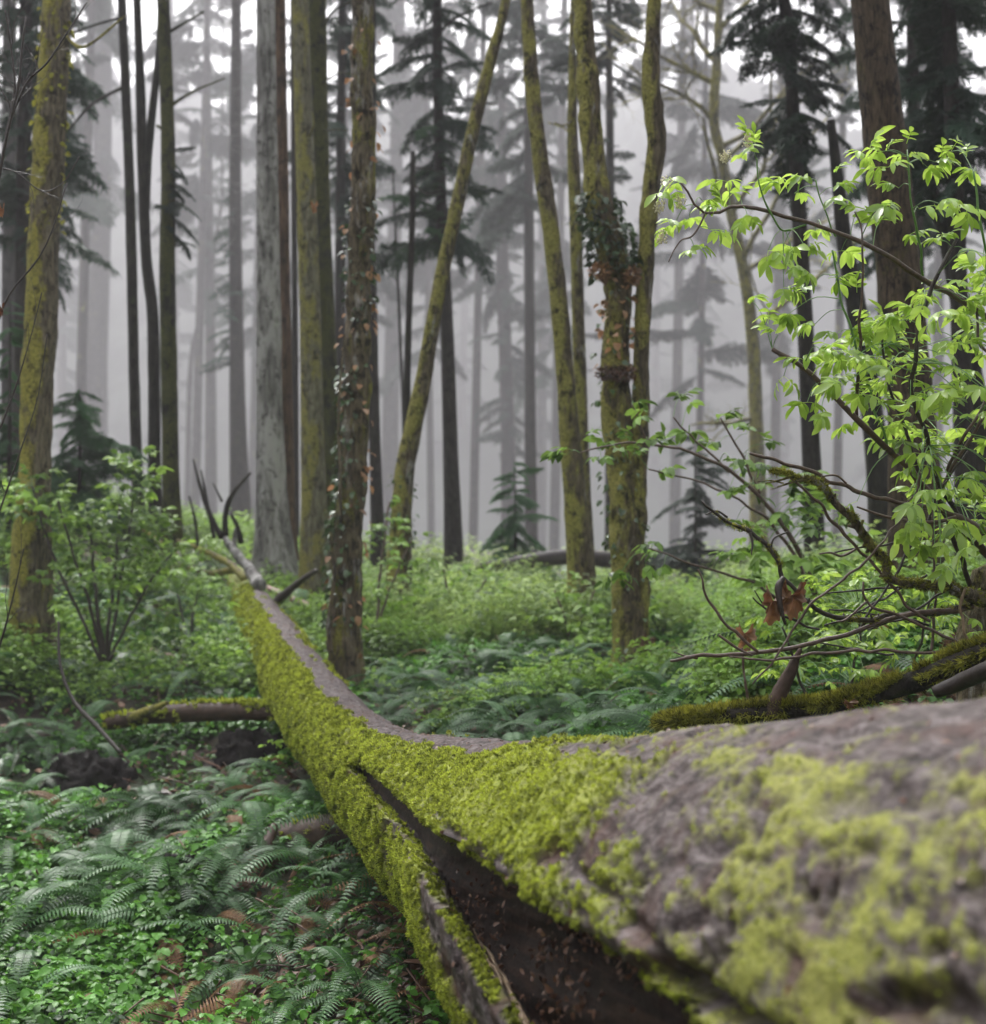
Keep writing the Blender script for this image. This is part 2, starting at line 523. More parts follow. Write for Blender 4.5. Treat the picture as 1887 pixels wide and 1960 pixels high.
def build_hills():
    xs = np.linspace(-215, 215, 300); ys = np.linspace(215, 400, 60)
    X, Y = np.meshgrid(xs, ys)
    q = np.stack([X, Y, 0 * X], -1)
    t = sstep(205, 390, Y)
    Z = -4 + t * (116 + 40 * (fbm(q * 0.018, 3, 4) - 0.5) + 14 * np.abs(X) / 215) + (fbm(q * 0.13, 3, 6) - 0.5) * 9 * t + (vnoise(q * 0.4, 9) ** 2) * 9 * t
    V = np.stack([X, Y, Z], -1).reshape(-1, 3)
    o = link('hills', make_mesh('hills', V, [grid_faces(60, 300, closed=False)]), plain('far_wood', (0.018, 0.028, 0.018), 0.9, 0.2, 0.35, 0.6, 1.0), kind='structure')
    o['label'] = 'wooded hillside lost in the mist'
build_hills()

# ------------------------------------------------------------------ scatter of uncountable stuff
_protos = {}
def proto(name, me, mat):
    o = bpy.data.objects.new(name, me)        # never linked to the scene: only a source for scattered stuff
    if len(me.materials) == 0:
        me.materials.append(mat)
    return o

def scatter(name, label, pts, rot, scl, idx, protos, parent=None, origin=(0, 0, 0)):
    pts = np.asarray(pts) - np.asarray(origin)
    me = make_mesh(name, pts, [], {'rot': rot, 'scl': scl, 'idx': idx})
    o = link(name, me, None, parent, kind='stuff')
    if parent is None:
        o['label'] = label
    ng = bpy.data.node_groups.new(name + '_scatter', 'GeometryNodeTree')
    ng.interface.new_socket('Geometry', in_out='INPUT', socket_type='NodeSocketGeometry')
    ng.interface.new_socket('Geometry', in_out='OUTPUT', socket_type='NodeSocketGeometry')
    N, L = ng.nodes, ng.links
    gi, go = N.new('NodeGroupInput'), N.new('NodeGroupOutput')
    jn = N.new('GeometryNodeJoinGeometry')
    def attr(nm, ty):
        a = N.new('GeometryNodeInputNamedAttribute'); a.data_type = ty
        a.inputs['Name'].default_value = nm
        return a.outputs['Attribute']
    ar, asx, ai = attr('rot', 'FLOAT_VECTOR'), attr('scl', 'FLOAT'), attr('idx', 'FLOAT')
    for k, po in enumerate(protos):
        oi = N.new('GeometryNodeObjectInfo')
        oi.inputs['Object'].default_value = po
        oi.inputs['As Instance'].default_value = True
        cmpn = N.new('FunctionNodeCompare'); cmpn.data_type = 'FLOAT'; cmpn.operation = 'EQUAL'
        cmpn.inputs['B'].default_value = float(k)
        cmpn.inputs['Epsilon'].default_value = 0.1
        L.new(ai, cmpn.inputs['A'])
        ip = N.new('GeometryNodeInstanceOnPoints')
        L.new(gi.outputs[0], ip.inputs['Points'])
        L.new(cmpn.outputs[0], ip.inputs['Selection'])
        L.new(oi.outputs['Geometry'], ip.inputs['Instance'])
        L.new(ar, ip.inputs['Rotation'])
        L.new(asx, ip.inputs['Scale'])
        L.new(ip.outputs[0], jn.inputs[0])
    L.new(jn.outputs[0], go.inputs[0])
    md = o.modifiers.new('scatter', 'NODES')
    md.node_group = ng
    return o

def euler_from_normals(Nn, spin):
    """euler XYZ that turns +Z to the given normals with a spin about it (vectorised)"""
    Nn = Nn / (np.linalg.norm(Nn, axis=1)[:, None] + 1e-9)
    a = np.where(np.abs(Nn[:, 2:3]) < 0.9, np.array([[0, 0, 1.0]]), np.array([[1.0, 0, 0]]))
    X = np.cross(a, Nn); X /= np.linalg.norm(X, axis=1)[:, None]
    Y = np.cross(Nn, X)
    c, s = np.cos(spin)[:, None], np.sin(spin)[:, None]
    X2, Y2 = X * c + Y * s, -X * s + Y * c
    # R columns X2,Y2,N ; R = Rz Ry Rx
    ry = np.arcsin(np.clip(-X2[:, 2], -1, 1))
    rx = np.arctan2(Y2[:, 2], Nn[:, 2])
    rz = np.arctan2(X2[:, 1], X2[:, 0])
    return np.stack([rx, ry, rz], 1)

# ------------------------------------------------------------------ small leaf shapes
def leaf_shape(L=1.0, W=0.4, fold=0.25, droop=0.3, st=(0.0, 0.22, 0.5, 0.78, 1.0), wd=(0.03, 0.8, 1.0, 0.62, 0.0)):
    """leaf in local frame: base at 0, grows along +X, width Y, folded along the midrib"""
    v, f = [], []
    for t, w in zip(st, wd):
        x = t * L
        z = -droop * L * t * t
        y = w * W / 2
        v += [(x, -y, z + fold * y), (x, 0, z), (x, y, z + fold * y)]
    for i in range(len(st) - 1):
        a, b = i * 3, i * 3 + 3
        f += [(a, b, b + 1, a + 1), (a + 1, b + 1, b + 2, a + 2)]
    return np.array(v), np.array(f)

SM_ST, SM_WD = (0.0, 0.4, 1.0), (0.1, 1.0, 0.0)

def rotm(rx, ry, rz):
    return np.array(Euler((rx, ry, rz)).to_matrix())

def place(V, R, t, s=1.0):
    return (V * s) @ np.asarray(R).T + np.asarray(t)

def dir_rot(d, roll=0.0):
    """matrix whose X axis is d, Z as close to up as possible, rolled about X"""
    d = np.asarray(d, float); d = d / np.linalg.norm(d)
    up = np.array([0, 0, 1.0]) if abs(d[2]) < 0.95 else np.array([1.0, 0, 0])
    y = np.cross(up, d); y /= np.linalg.norm(y)
    z = np.cross(d, y)
    c, s = math.cos(roll), math.sin(roll)
    return np.stack([d, y * c + z * s, -y * s + z * c], axis=1)

# ------------------------------------------------------------------ the big fallen log
LOG = [(463.5, 1111.9, 15.6, 52.1), (474.2, 1136.2, 14.6, 62.5), (490.4, 1169.2, 13.4, 76.2), (537.4, 1249.2, 11.0, 106.1), (582.8, 1325.4, 9.17, 128.1), (641.5, 1403.2, 7.66, 153.7), (716.7, 1476.5, 6.46, 196.7),
       (828.4, 1551.0, 5.37, 287.3), (1017.5, 1664.0, 4.14, 484.9), (1157.9, 1755.5, 3.43, 656.0), (1509.4, 1879.9, 2.61, 953.5), (1998.6, 2015.5, 2.02, 1336.7), (2745.3, 2354.9, 1.52, 1912.3), (4200, 3100, 1.05, 3000)]
GAP = np.array([(670, 1462), (702, 1466), (732, 1488), (810, 1562), (864, 1604), (918, 1636), (1022, 1712), (1180, 1832), (1325, 1940), (1470, 2090), (1150, 2150), (1010, 1990),
                (940, 1885), (885, 1790), (834, 1692), (793, 1622), (742, 1560), (696, 1504)], float)
GROOVES = [([(655, 1432), (690, 1448), (702, 1462)], 9, 0.05), ([(660, 1505), (700, 1478)], 7, 0.03), ([(840, 1540), (870, 1590), (950, 1650)], 9, 0.012), ([(1040, 1760), (1140, 1800), (1210, 1850)], 14, 0.03),
           ([(1250, 1858), (1340, 1895), (1420, 1960), (1560, 2050)], 22, 0.07), ([(1120, 1680), (1180, 1720), (1280, 1850)], 12, 0.02), ([(1600, 1560), (1700, 1530), (1800, 1560)], 20, 0.012),
           ([(1350, 1640), (1420, 1610)], 12, 0.012), ([(1680, 1920), (1800, 1900), (1900, 1960)], 20, 0.03), ([(560, 1410), (600, 1440)], 6, 0.03), ([(620, 1480), (650, 1500)], 7, 0.03)]

def seg_dist(px, py, poly, closed):
    d = np.full(px.shape, 1e9)
    n = len(poly)
    for i in range(n if closed else n - 1):
        a, b = poly[i], poly[(i + 1) % n]
        ab = b - a
        t = np.clip(((px - a[0]) * ab[0] + (py - a[1]) * ab[1]) / (ab @ ab), 0, 1)
        d = np.minimum(d, np.hypot(px - a[0] - t * ab[0], py - a[1] - t * ab[1]))
    return d

def in_poly(px, py, poly):
    r = np.zeros(px.shape, bool)
    n = len(poly)
    for i in range(n):
        (x1, y1), (x2, y2) = poly[i], poly[(i + 1) % n]
        if y1 == y2: continue
        c = ((y1 > py) != (y2 > py)) & (px < (x2 - x1) * (py - y1) / (y2 - y1) + x1)
        r ^= c
    return r

def build_log():
    fine, fr = pix_path(LOG, 4000)
    dep = proj(fine)[2]
    ds = np.linalg.norm(np.diff(fine, axis=0), axis=1)
    cum = np.concatenate([[0], np.cumsum(ds / np.maximum(0.5 * (dep[1:] + dep[:-1]), 0.9))])
    nr, na = 900, 330
    s = np.linspace(0, cum[-1], nr)
    C = np.stack([np.interp(s, cum, fine[:, k]) for k in range(3)], 1)
    R = np.interp(s, cum, fr)
    sl = np.concatenate([[0], np.cumsum(np.linalg.norm(np.diff(C, axis=0), axis=1))])
    T = np.gradient(C, axis=0); T /= np.linalg.norm(T, axis=1)[:, None]
    up = np.array([0, 0, 1.0])
    B = np.cross(T, up); B /= np.linalg.norm(B, axis=1)[:, None]
    N = np.cross(B, T)
    # more columns on the flank that faces the camera
    u = np.linspace(0, 2 * math.pi, na, endpoint=False)
    ang = u
    dirs = N[:, None, :] * np.cos(ang)[None, :, None] + B[:, None, :] * np.sin(ang)[None, :, None]
    V0 = C[:, None, :] + dirs * R[:, None, None]
    px, py, _ = proj(V0)
    tocam = np.array([0, 0, EYE]) - V0
    front = np.einsum('ijk,ijk->ij', dirs, tocam) > 0
    ok = front & (V0[..., 1] > 0.6)
    inside = in_poly(px, py, GAP) & ok
    sd = seg_dist(px, py, GAP, True)
    scale = np.clip(4.5 / np.maximum(proj(V0)[2], 1), 0.4, 2.2)
    gap = np.where(inside, sstep(0, 26, sd / scale), 0.0)
    q = np.stack([np.repeat(sl[:, None], na, 1), np.cos(ang)[None, :] * R[:, None], np.sin(ang)[None, :] * R[:, None]], -1)
    wob = fbm(q * 9, 3, 77) - 0.5
    gap = np.where(inside, sstep(0, 9, sd / scale + wob * 5), 0.0)
    disp = 0.07 * (fbm(q * 1.3, 2, 3) - 0.5) + 0.035 * (fbm(q * 5.0, 3, 21) - 0.5) * np.clip(R[:, None] / 0.35, 0.4, 1.2)
    grain = fbm(q * np.array([9.0, 55.0, 55.0]), 3, 31)
    disp += 0.010 * (grain - 0.5)
    pits = fbm(q * 16, 4, 41)
    groove = np.zeros_like(gap)
    for poly, wpx, dep_m in GROOVES:
        dd = seg_dist(px, py, np.array(poly, float), False) / scale + 16 * (pits - 0.5)
        g = np.where(ok, 1 - sstep(0, wpx, dd), 0)
        disp -= g * dep_m
        groove = np.maximum(groove, g)
    # moss
    nz = dirs[..., 2]
    farw = 1 - sstep(1000, 1450, px)
    cov = 0.88 * farw + 0.69 * (1 - farw)
    side = seg_dist(px, py, np.array([(498, 1130), (560, 1225), (628, 1305), (700, 1362), (790, 1402), (920, 1416), (1080, 1410)], float), False)
    band = (1 - sstep(8, 44, side * np.where(px < 600, 1.6, 1.0))) * (1 - sstep(950, 1120, px))
    topb = sstep(0.80, 0.97, nz) * sstep(900, 1250, px)
    cov = cov - 0.95 * band * (0.55 + 0.9 * fbm(q * np.array([10, 30, 30]), 3, 87)) - 0.45 * topb - 0.25 * sstep(1350, 1800, px) * sstep(0.2, 0.9, nz)
    slabdry = np.where((px < 1000) & (py > 1560), 1 - sstep(10, 42, sd / scale), 0) * (~inside)
    cov = cov - 0.65 * slabdry * sstep(1560, 1800, py) - 0.3 * slabdry
    red = 1 - sstep(60, 150, seg_dist(px, py, np.array([(1130, 1720), (1180, 1680), (1300, 1560), (1260, 1740)], float), False))
    cov = cov - 0.45 * red
    wn_ = 0.12 + 0.38 * farw
    mn = wn_ * fbm(q * np.array([5, 7, 7]), 4, 51, 0.6) + (1 - wn_) * (0.52 * fbm(q * np.array([13, 20, 20]), 3, 61, 0.65) + 0.48 * fbm(q * np.array([70, 85, 85]), 2, 66, 0.7))
    thr = 0.5 + 0.34 * (0.5 - cov)
    moss = sstep(thr - 0.02 - 0.06 * (1 - farw), thr + 0.03 + 0.07 * (1 - farw), mn) * (1 - gap) * (1 - groove * 0.85)
    cush = fbm(q * 42, 3, 71)
    cush2 = fbm(q * 14, 2, 73)
    disp += moss * (0.002 + (0.003 + 0.015 * farw) * cush + 0.022 * (cush2 - 0.4) * farw)
    disp -= (1 - moss) * 0.012 * sstep(0.55, 0.75, pits)
    hole = sstep(0.50, 0.62, fbm(q * 24, 3, 79)) * sstep(0.45, 0.6, fbm(q * 7, 2, 83))
    disp -= moss * hole * 0.020
    moss = moss * (1 - 0.9 * hole)
    # cavity: steep walls, rough floor
    depth = np.minimum(1.05 * R[:, None], 0.46)
    disp = disp * (1 - gap * 0.8)
    inner = gap * depth * (0.95 + 0.35 * (fbm(q * np.array([2.5, 16, 16]), 3, 91) - 0.3) - 0.35 * sstep(1780, 2000, py))
    lip = sstep(0.0, 34, sd / scale) * 0 + (1 - sstep(0, 60, sd / scale)) * (~inside) * ok * (px < 1250)
    disp += lip * 0.022
    away = -tocam / np.linalg.norm(tocam, axis=2)[..., None]
    away = away * np.array([1, 1, 0.75])          # the hollow runs inwards and a little up under the shell
    V = C[:, None, :] + dirs * (R[:, None, None] + disp[..., None]) + away * inner[..., None]
    V = V.reshape(-1, 3)
    mk, gp = moss.ravel(), gap.ravel()
    F = grid_faces(nr, na)
    # the ends get closed
    slab = ok & (~inside) & in_poly(px, py, np.array([(672, 1470), (600, 1540), (640, 1700), (800, 2000), (880, 2150), (1100, 2150), (1010, 1990), (940, 1885), (885, 1790), (835, 1690), (795, 1618), (742, 1556), (700, 1500)], float))
    fg = gp[F].mean(1) > 0.35
    fs = (slab.ravel()[F].sum(1) >= 2) & ~fg
    m, n, l, bs, out = nodes('log_surface')
    at = n.new('ShaderNodeAttribute'); at.attribute_name = 'moss'
    ag = n.new('ShaderNodeAttribute'); ag.attribute_name = 'gap'
    aq = n.new('ShaderNodeAttribute'); aq.attribute_name = 'grain'
    geo = n.new('ShaderNodeNewGeometry'); pos = geo.outputs['Position']
    n1 = noise_node(n, l, pos, 45, 6, 0.72)
    n2 = noise_node(n, l, pos, 7, 5, 0.65)
    n3 = noise_node(n, l, pos, 120, 3, 0.7)
    nst = noise_node(n, l, aq.outputs['Vector'], 1.0, 5, 0.65, (6, 70, 70))
    n4 = noise_node(n, l, aq.outputs['Vector'], 1.0, 6, 0.75, (22, 34, 34))
    bark = ramp(n, l, n4, [(0.38, (0.013, 0.008, 0.007)), (0.50, (0.075, 0.056, 0.055)), (0.70, (0.25, 0.215, 0.215))])
    redb = ramp(n, l, n1, [(0.3, (0.025, 0.012, 0.009)), (0.7, (0.13, 0.065, 0.05))])
    bark = mixc(n, l, ramp(n, l, n2, [(0.50, (0, 0, 0)), (0.66, (0.8, 0.8, 0.8))]), bark, redb)
    mo = ramp(n, l, n1, [(0.25, (0.06, 0.08, 0.008)), (0.5, (0.23, 0.28, 0.025)), (0.78, (0.46, 0.50, 0.07))])
    moy = ramp(n, l, n3, [(0.3, (0.11, 0.11, 0.02)), (0.7, (0.36, 0.35, 0.09))])
    mo = mixc(n, l, ramp(n, l, n2, [(0.40, (0.0, 0.0, 0.0)), (0.66, (0.55, 0.55, 0.55))]), mo, moy)
    ad = n.new('ShaderNodeAttribute'); ad.attribute_name = 'dry'
    mo = mixc(n, l, ad.outputs['Fac'], mo, moy)
    c = mixc(n, l, at.outputs['Fac'], bark, mo)
    wood = ramp(n, l, nst, [(0.28, (0.005, 0.003, 0.002)), (0.5, (0.020, 0.010, 0.007)), (0.75, (0.075, 0.040, 0.028))])  # rotten brown wood, darkened to stand in for the shadow inside the hollow
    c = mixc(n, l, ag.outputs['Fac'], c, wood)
    l.new(c, bs.inputs['Base Color'])
    b = bump(n, l, n1, 0.6, 0.012)
    b = bump(n, l, n4, 0.8, 0.012, b)
    b = bump(n, l, n3, 0.5, 0.004, b)
    l.new(b, bs.inputs['Normal'])
    bs.inputs['Roughness'].default_value = 0.6
    bs.inputs['Specular IOR Level'].default_value = 0.25
    base = np.array([C[nr // 2][0], C[nr // 2][1], gz(C[nr // 2][0], C[nr // 2][1])])
    root = thing('fallen_log', 'long moss covered fallen trunk across the foreground, split open lengthwise', 'log', base)
    qa = q.reshape(-1, 3)
    dry = ((1 - farw) * 0.65 * np.ones_like(moss)).ravel()
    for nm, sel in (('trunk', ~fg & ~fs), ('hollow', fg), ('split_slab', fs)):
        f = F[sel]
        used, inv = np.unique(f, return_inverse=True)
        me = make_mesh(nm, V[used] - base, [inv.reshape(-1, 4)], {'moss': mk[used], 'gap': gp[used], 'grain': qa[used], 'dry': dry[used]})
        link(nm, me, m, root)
    # moss tufts
    rng = np.random.default_rng(4)
    G = V.reshape(nr, na, 3)
    du = np.gradient(G, axis=0); dv = np.gradient(G, axis=1)
    nrm = np.cross(dv, du); area = np.linalg.norm(nrm, axis=2)
    nrm /= area[..., None] + 1e-12
    sgn = np.sign(np.einsum('ijk,ijk->ij', nrm, dirs)); nrm *= sgn[..., None]
    nrm = nrm * 0.6 + dirs * 0.4
    vis = (np.einsum('ijk,ijk->ij', dirs, tocam / np.linalg.norm(tocam, axis=2)[..., None]) > -0.35)
    dd = np.maximum(proj(G)[2], 1.0)
    w = (area * (moss > 0.4) * vis * (0.3 + 0.7 * farw) / np.clip(dd / 4.5, 0.6, 2.6) ** 1.4 * (dd < 14)).ravel()
    pick = rng.choice(len(w), 90000, replace=True, p=w / w.sum())
    jit = rng.normal(0, 0.004, (len(pick), 3))
    pts = V[pick] + jit - nrm.reshape(-1, 3)[pick] * 0.002
    rot = euler_from_normals(nrm.reshape(-1, 3)[pick] + np.array([0, 0, 0.15]) + rng.normal(0, 0.2, (len(pick), 3)), rng.uniform(0, 6.28, len(pick)))
    scl = rng.uniform(0.5, 1.15, len(pick)) * (0.5 + 0.5 * farw.ravel()[pick]) * np.clip(dd.ravel()[pick] / 4.4, 0.7, 1.9)
    pr = []
    for k in range(3):
        r2 = random.Random(k)
        mb = MB()
        for i in range(22):
            a = r2.uniform(0, 6.28); tilt = r2.uniform(0.1, 1.2); Ln = r2.uniform(0.005, 0.013); wd = Ln * 0.10
            d = np.array([math.cos(a) * math.sin(tilt), math.sin(a) * math.sin(tilt), math.cos(tilt)])
            o = np.array([r2.gauss(0, 0.003), r2.gauss(0, 0.003), -0.001])
            t = np.cross(d, [0, 0, 1.0]); t /= np.linalg.norm(t)
            mb.add([o - t * wd, o + t * wd, o + d * Ln * 0.6 + t * wd * 1.3 , o + d * Ln, o + d * Ln * 0.6 - t * wd * 1.3], [], 0)
            b0 = mb.n - 5
            mb.f4.append(np.array([[b0, b0 + 1, b0 + 2, b0 + 4]])); mb.f3.append(np.array([[b0 + 4, b0 + 2, b0 + 3]]))
        mb.a = [np.full(len(v), r2.uniform(-0.2, 0.2)) for v in mb.v]
        pr.append(proto('moss_tuft', mb.mesh('moss_tuft'), M['moss']))
    mo = scatter('moss', '', pts, rot, scl, rng.integers(0, 3, len(pick)).astype(float), pr, root, base)
    # brown leaves caught in the hollow
    w = (area * (gap > 0.75) * sstep(1650, 1850, py) * ok * (px < 1250) * (0.25 + (fbm(q * 4, 2, 5) > 0.47))).ravel()
    pick = rng.choice(len(w), 380, replace=True, p=w / w.sum())
    pts = V[pick] + nrm.reshape(-1, 3)[pick] * rng.uniform(0.003, 0.018, (len(pick), 1))
    rot = euler_from_normals(nrm.reshape(-1, 3)[pick] + rng.normal(0, 0.7, (len(pick), 3)), rng.uniform(0, 6.28, len(pick)))
    Vl, Fl = leaf_shape(0.045, 0.03, 0.6, 0.5)
    mb = MB(); mb.add(Vl, Fl, 0.1)
    Vl2, Fl2 = leaf_shape(0.04, 0.02, -0.5, 0.8)
    mb2 = MB(); mb2.add(Vl2, Fl2, 0.3)
    lp = [proto('dead_leaf', mb.mesh('dead_leaf'), M['litter']), proto('dead_leaf', mb2.mesh('dead_leaf'), M['litter'])]
    lt = scatter('leaf_litter', 'curled brown dead leaves lying inside the hollow of the split log', pts, rot, rng.uniform(0.2, 0.55, len(pick)), rng.integers(0, 2, len(pick)).astype(float), lp)
    # scattered bits on top of the log
    w = (area * (moss < 0.3) * (gap < 0.1) * ok * (px < 1900)).ravel()
    pick = rng.choice(len(w), 420, replace=True, p=w / w.sum())
    pts = V[pick] + nrm.reshape(-1, 3)[pick] * 0.004
    rot = euler_from_normals(nrm.reshape(-1, 3)[pick] + rng.normal(0, 0.25, (len(pick), 3)), rng.uniform(0, 6.28, len(pick)))
    scatter('bark_litter', 'small brown needles and bark crumbs on top of the big log', pts, rot, rng.uniform(0.15, 0.5, len(pick)), rng.integers(0, 2, len(pick)).astype(float), lp)
    # splinter strip that runs along the inner edge of the slab
    mb = MB()
    for k, off in enumerate((0, 11, 20)):
        rows = [(868 + off * 0.4, 1740, 3.5, 2), (892 + off * 0.8, 1790, 3.36, 5), (935 + off, 1860, 3.08, 8), (985 + off, 1950, 2.80, 10), (1035 + off, 2050, 2.52, 12)]
        c, r = pix_path(rows, 50)
        c = c + (np.array([fbm(c * 9, 2, k)]).T - 0.5) * 0.02
        add_tube(mb, c, r, 6, lump=0.3, lscale=20, seed=k)
    link('splinter', mb.mesh('splinter', base), M['splinter'], root)
    # limbs at the far end
    for k, rows in enumerate([[(500, 1120, 13.6, 24), (478, 1090, 14.0, 20), (440, 1045, 14.3, 14), (425, 1020, 14.5, 9)],
                              [(495, 1125, 13.6, 22), (470, 1085, 14.1, 16), (448, 1055, 14.5, 12), (452, 1010, 14.6, 8)],
                              [(520, 1160, 13.2, 18), (548, 1135, 13.0, 17), (580, 1108, 12.9, 13), (606, 1092, 12.8, 9)],
                              [(470, 1110, 14.3, 16), (440, 1080, 14.8, 12), (390, 1055, 15.0, 11), (340, 1035, 15.2, 8)],
                              [(450, 1090, 14.9, 14), (400, 1098, 15.0, 11), (350, 1085, 15.0, 8), (320, 1090, 15.0, 5)]]):
        c, r = pix_path(rows, 24)
        mb = MB(); add_tube(mb, c, r, 8, lump=0.35, lscale=9, seed=k)
        link('limb', mb.mesh('limb', base), M['twig_dark'] if k in (2,) else (M['bark_moss'] if k in (3, 4) else M['bark_grey']), root)
    for k, rows in enumerate([[(425, 1030, 14.2, 12), (400, 980, 14.3, 9), (383, 930, 14.4, 7), (370, 880, 14.6, 4)],
                              [(432, 1025, 14.2, 13), (432, 985, 14.2, 11), (445, 945, 14.2, 9), (480, 905, 14.3, 5)],
                              [(378, 1045, 14.8, 7), (374, 1000, 14.8, 6), (362, 950, 14.8, 4)],
                              [(410, 1030, 14.7, 7), (396, 960, 14.7, 6), (385, 900, 14.8, 3)],
                              [(462, 1040, 14.4, 11), (455, 1010, 14.4, 9), (443, 985, 14.4, 6)],
                              [(425, 960, 14.3, 6), (408, 925, 14.3, 3)]]):
        c, r = pix_path(rows, 20)
        mb = MB(); add_tube(mb, c, r, 7, lump=0.4, lscale=14, seed=k + 20)
        link('branch_stub', mb.mesh('branch_stub', base), M['bark_dark'], root)
M['splinter'] = plain('splinter', (0.20, 0.14, 0.085), 0.6, 0.4, 30, 0.5, 0.6)
build_log()

# ------------------------------------------------------------------ trees
def top_ext(rows, ytop=-520):
    (x0, y0, w0), (x1, y1, w1) = rows[0], rows[1]
    if y0 > 5: return rows
    k = (x0 - x1) / (y0 - y1)
    k = max(-0.18, min(0.18, k))
    return [(x0 + k * (ytop - y0), ytop, w0 * 0.8)] + rows

def trunk_mesh(rows, d, na, step, lump, seed, base=None, extend=True, flare=1.0):
    rows = top_ext(list(rows)) if extend else list(rows)
    pr = [(a, b, d, c) for a, b, c in rows]
    L = sum(math.hypot(pr[i + 1][0] - pr[i][0], pr[i + 1][1] - pr[i][1]) for i in range(len(pr) - 1)) * d / FPX
    c, r = pix_path(pr, max(8, int(L / step)))
    g = gz(c[-1][0], c[-1][1])
    if extend:
        if c[-1][2] > g - 0.1:
            nn = max(3, int((c[-1][2] - g + 0.15) / step))
            zz = np.linspace(c[-1][2], g - 0.15, nn)[1:]
            ext = np.stack([np.full(len(zz), c[-1][0]), np.full(len(zz), c[-1][1]), zz], 1)
            c = np.vstack([c, ext]); r = np.concatenate([r, np.full(len(zz), r[-1])])
        h = c[:, 2] - g
        r = r * (1 + 0.35 * flare * np.exp(-np.maximum(h, 0) / (r[-1] * 2.2)))
    return c, r

def tree(name, label, d, rows, mat, na=14, step=0.12, lump=0.12, lscale=6, limbs=(), group=None, cat='tree', more_trunks=(), seed=0, flare=1.0):
    c, r = trunk_mesh(rows, d, na, step, lump, seed, flare=flare)
    base = np.array([c[-1][0], c[-1][1], gz(c[-1][0], c[-1][1])])
    root = thing(name, label, cat, base, group)
    mb = MB(); add_tube(mb, c, r, na, lump=lump, lscale=lscale, seed=seed)
    link('trunk', mb.mesh('trunk', base), M[mat], root)
    for k, rw in enumerate(more_trunks):
        c2, r2 = trunk_mesh(rw, d, na, step, lump, seed + 5, extend=False)
        c2 = c2[::1]
        mb = MB(); add_tube(mb, c2, r2, na, lump=lump, lscale=lscale, seed=seed + 31 + k)
        link('stem', mb.mesh('stem', base), M[mat], root)
    for k, lb in enumerate(limbs):
        c2, r2 = pix_path([(a, b, d + (e[0] if e else 0), w) for a, b, w, *e in lb], 22)
        mb = MB(); add_tube(mb, c2, r2, 6, lump=0.2, lscale=10, seed=seed + k)
        link('branch', mb.mesh('branch', base), M[mat] if len(lb[0]) < 9 else M['twig'], root)
    return root, base, c, r

def bough_template(seed, dense=1.0):
    rg = random.Random(seed)
    v, f = [], []
    mb = MB()
    n = 16
    t = np.linspace(0, 1, n)
    wig = rg.uniform(-0.08, 0.08)
    ax = np.stack([t, wig * np.sin(t * 3), 0.10 * t - 0.30 * t ** 2], 1)
    add_tube(mb, ax, 0.010 * (1.05 - t), 4, cap=False)
    tri = []
    k = 0.05
    while k < 0.99:
        p = np.array([np.interp(k, t, ax[:, j]) for j in range(3)])
        for sgn in (-1, 1):
            ln = 0.34 * (1 - k) ** 0.75 * min(1, 0.25 + 2.2 * k) * rg.uniform(0.6, 1.15) + 0.03
            a = sgn * rg.uniform(0.5, 1.25)
            d = np.array([math.cos(a), math.sin(a), -rg.uniform(0.05, 0.35)])
            m = 0.0
            while m < ln:
                q = p + d * m + np.array([0, 0, -0.5 * m * m])
                for s2 in (-1, 1):
                    b = a + s2 * rg.uniform(0.4, 1.2)
                    L2 = rg.uniform(0.05, 0.10) / dense ** 0.5
                    e = np.array([math.cos(b), math.sin(b), -rg.uniform(0.1, 0.9)]) * L2
                    w = np.array([-math.sin(b), math.cos(b), rg.uniform(-0.7, 0.7)]) * L2 * 0.15
                    tri += [q - w, q + w, q + e]
                m += 0.038 / dense
        k += 0.036 / dense
    tri = np.array(tri)
    mb.add(tri, np.arange(len(tri)).reshape(-1, 3), 0.0)
    return mb.arrays()
BOUGH = [bough_template(s, 1.15) for s in range(6)]
BOUGH_LITE = [bough_template(s + 50, 0.75) for s in range(4)]
BOUGH_FINE = [bough_template(s + 90, 1.7) for s in range(3)]

def crown(seed, z0, z1, rmax, n, rtop=0.4, lite=False, az=None, bare=0.0, prof=None, cx=None):
    """drooping boughs round a vertical axis; cx(z) gives the axis offset"""
    rg = random.Random(seed)
    mb = MB()
    T = BOUGH_FINE if lite == 'fine' else (BOUGH_LITE if lite else BOUGH)
    if rmax > 5 and not lite: T = BOUGH_FINE
    for i in range(n):
        V, F, _ = T[rg.randrange(len(T))]
        u = (i + rg.random()) / n
        z = z0 + (z1 - z0) * u
        L = rmax * ((1 - u) + rtop * u) * rg.uniform(0.35, 1.2)
        a = rg.uniform(0, 2 * math.pi) if az is None else rg.gauss(az, 0.8)
        R = rotm(rg.uniform(-0.7, 0.7), rg.uniform(-0.25, 0.6), a)
        W = place(V * np.array([1, rg.uniform(0.8, 1.15), rg.uniform(0.8, 1.6)]), R, (0, 0, 0), L)
        off = cx(z) if cx else (0, 0)
        W = W + np.array([off[0], off[1], z])
        b = mb.n
        mb.v.append(W); mb.n += len(W); mb.a.append(np.full(len(W), rg.uniform(-0.15, 0.15)))
        for ff in F:
            (mb.f3 if ff.shape[1] == 3 else mb.f4).append(ff + b)
    return mb

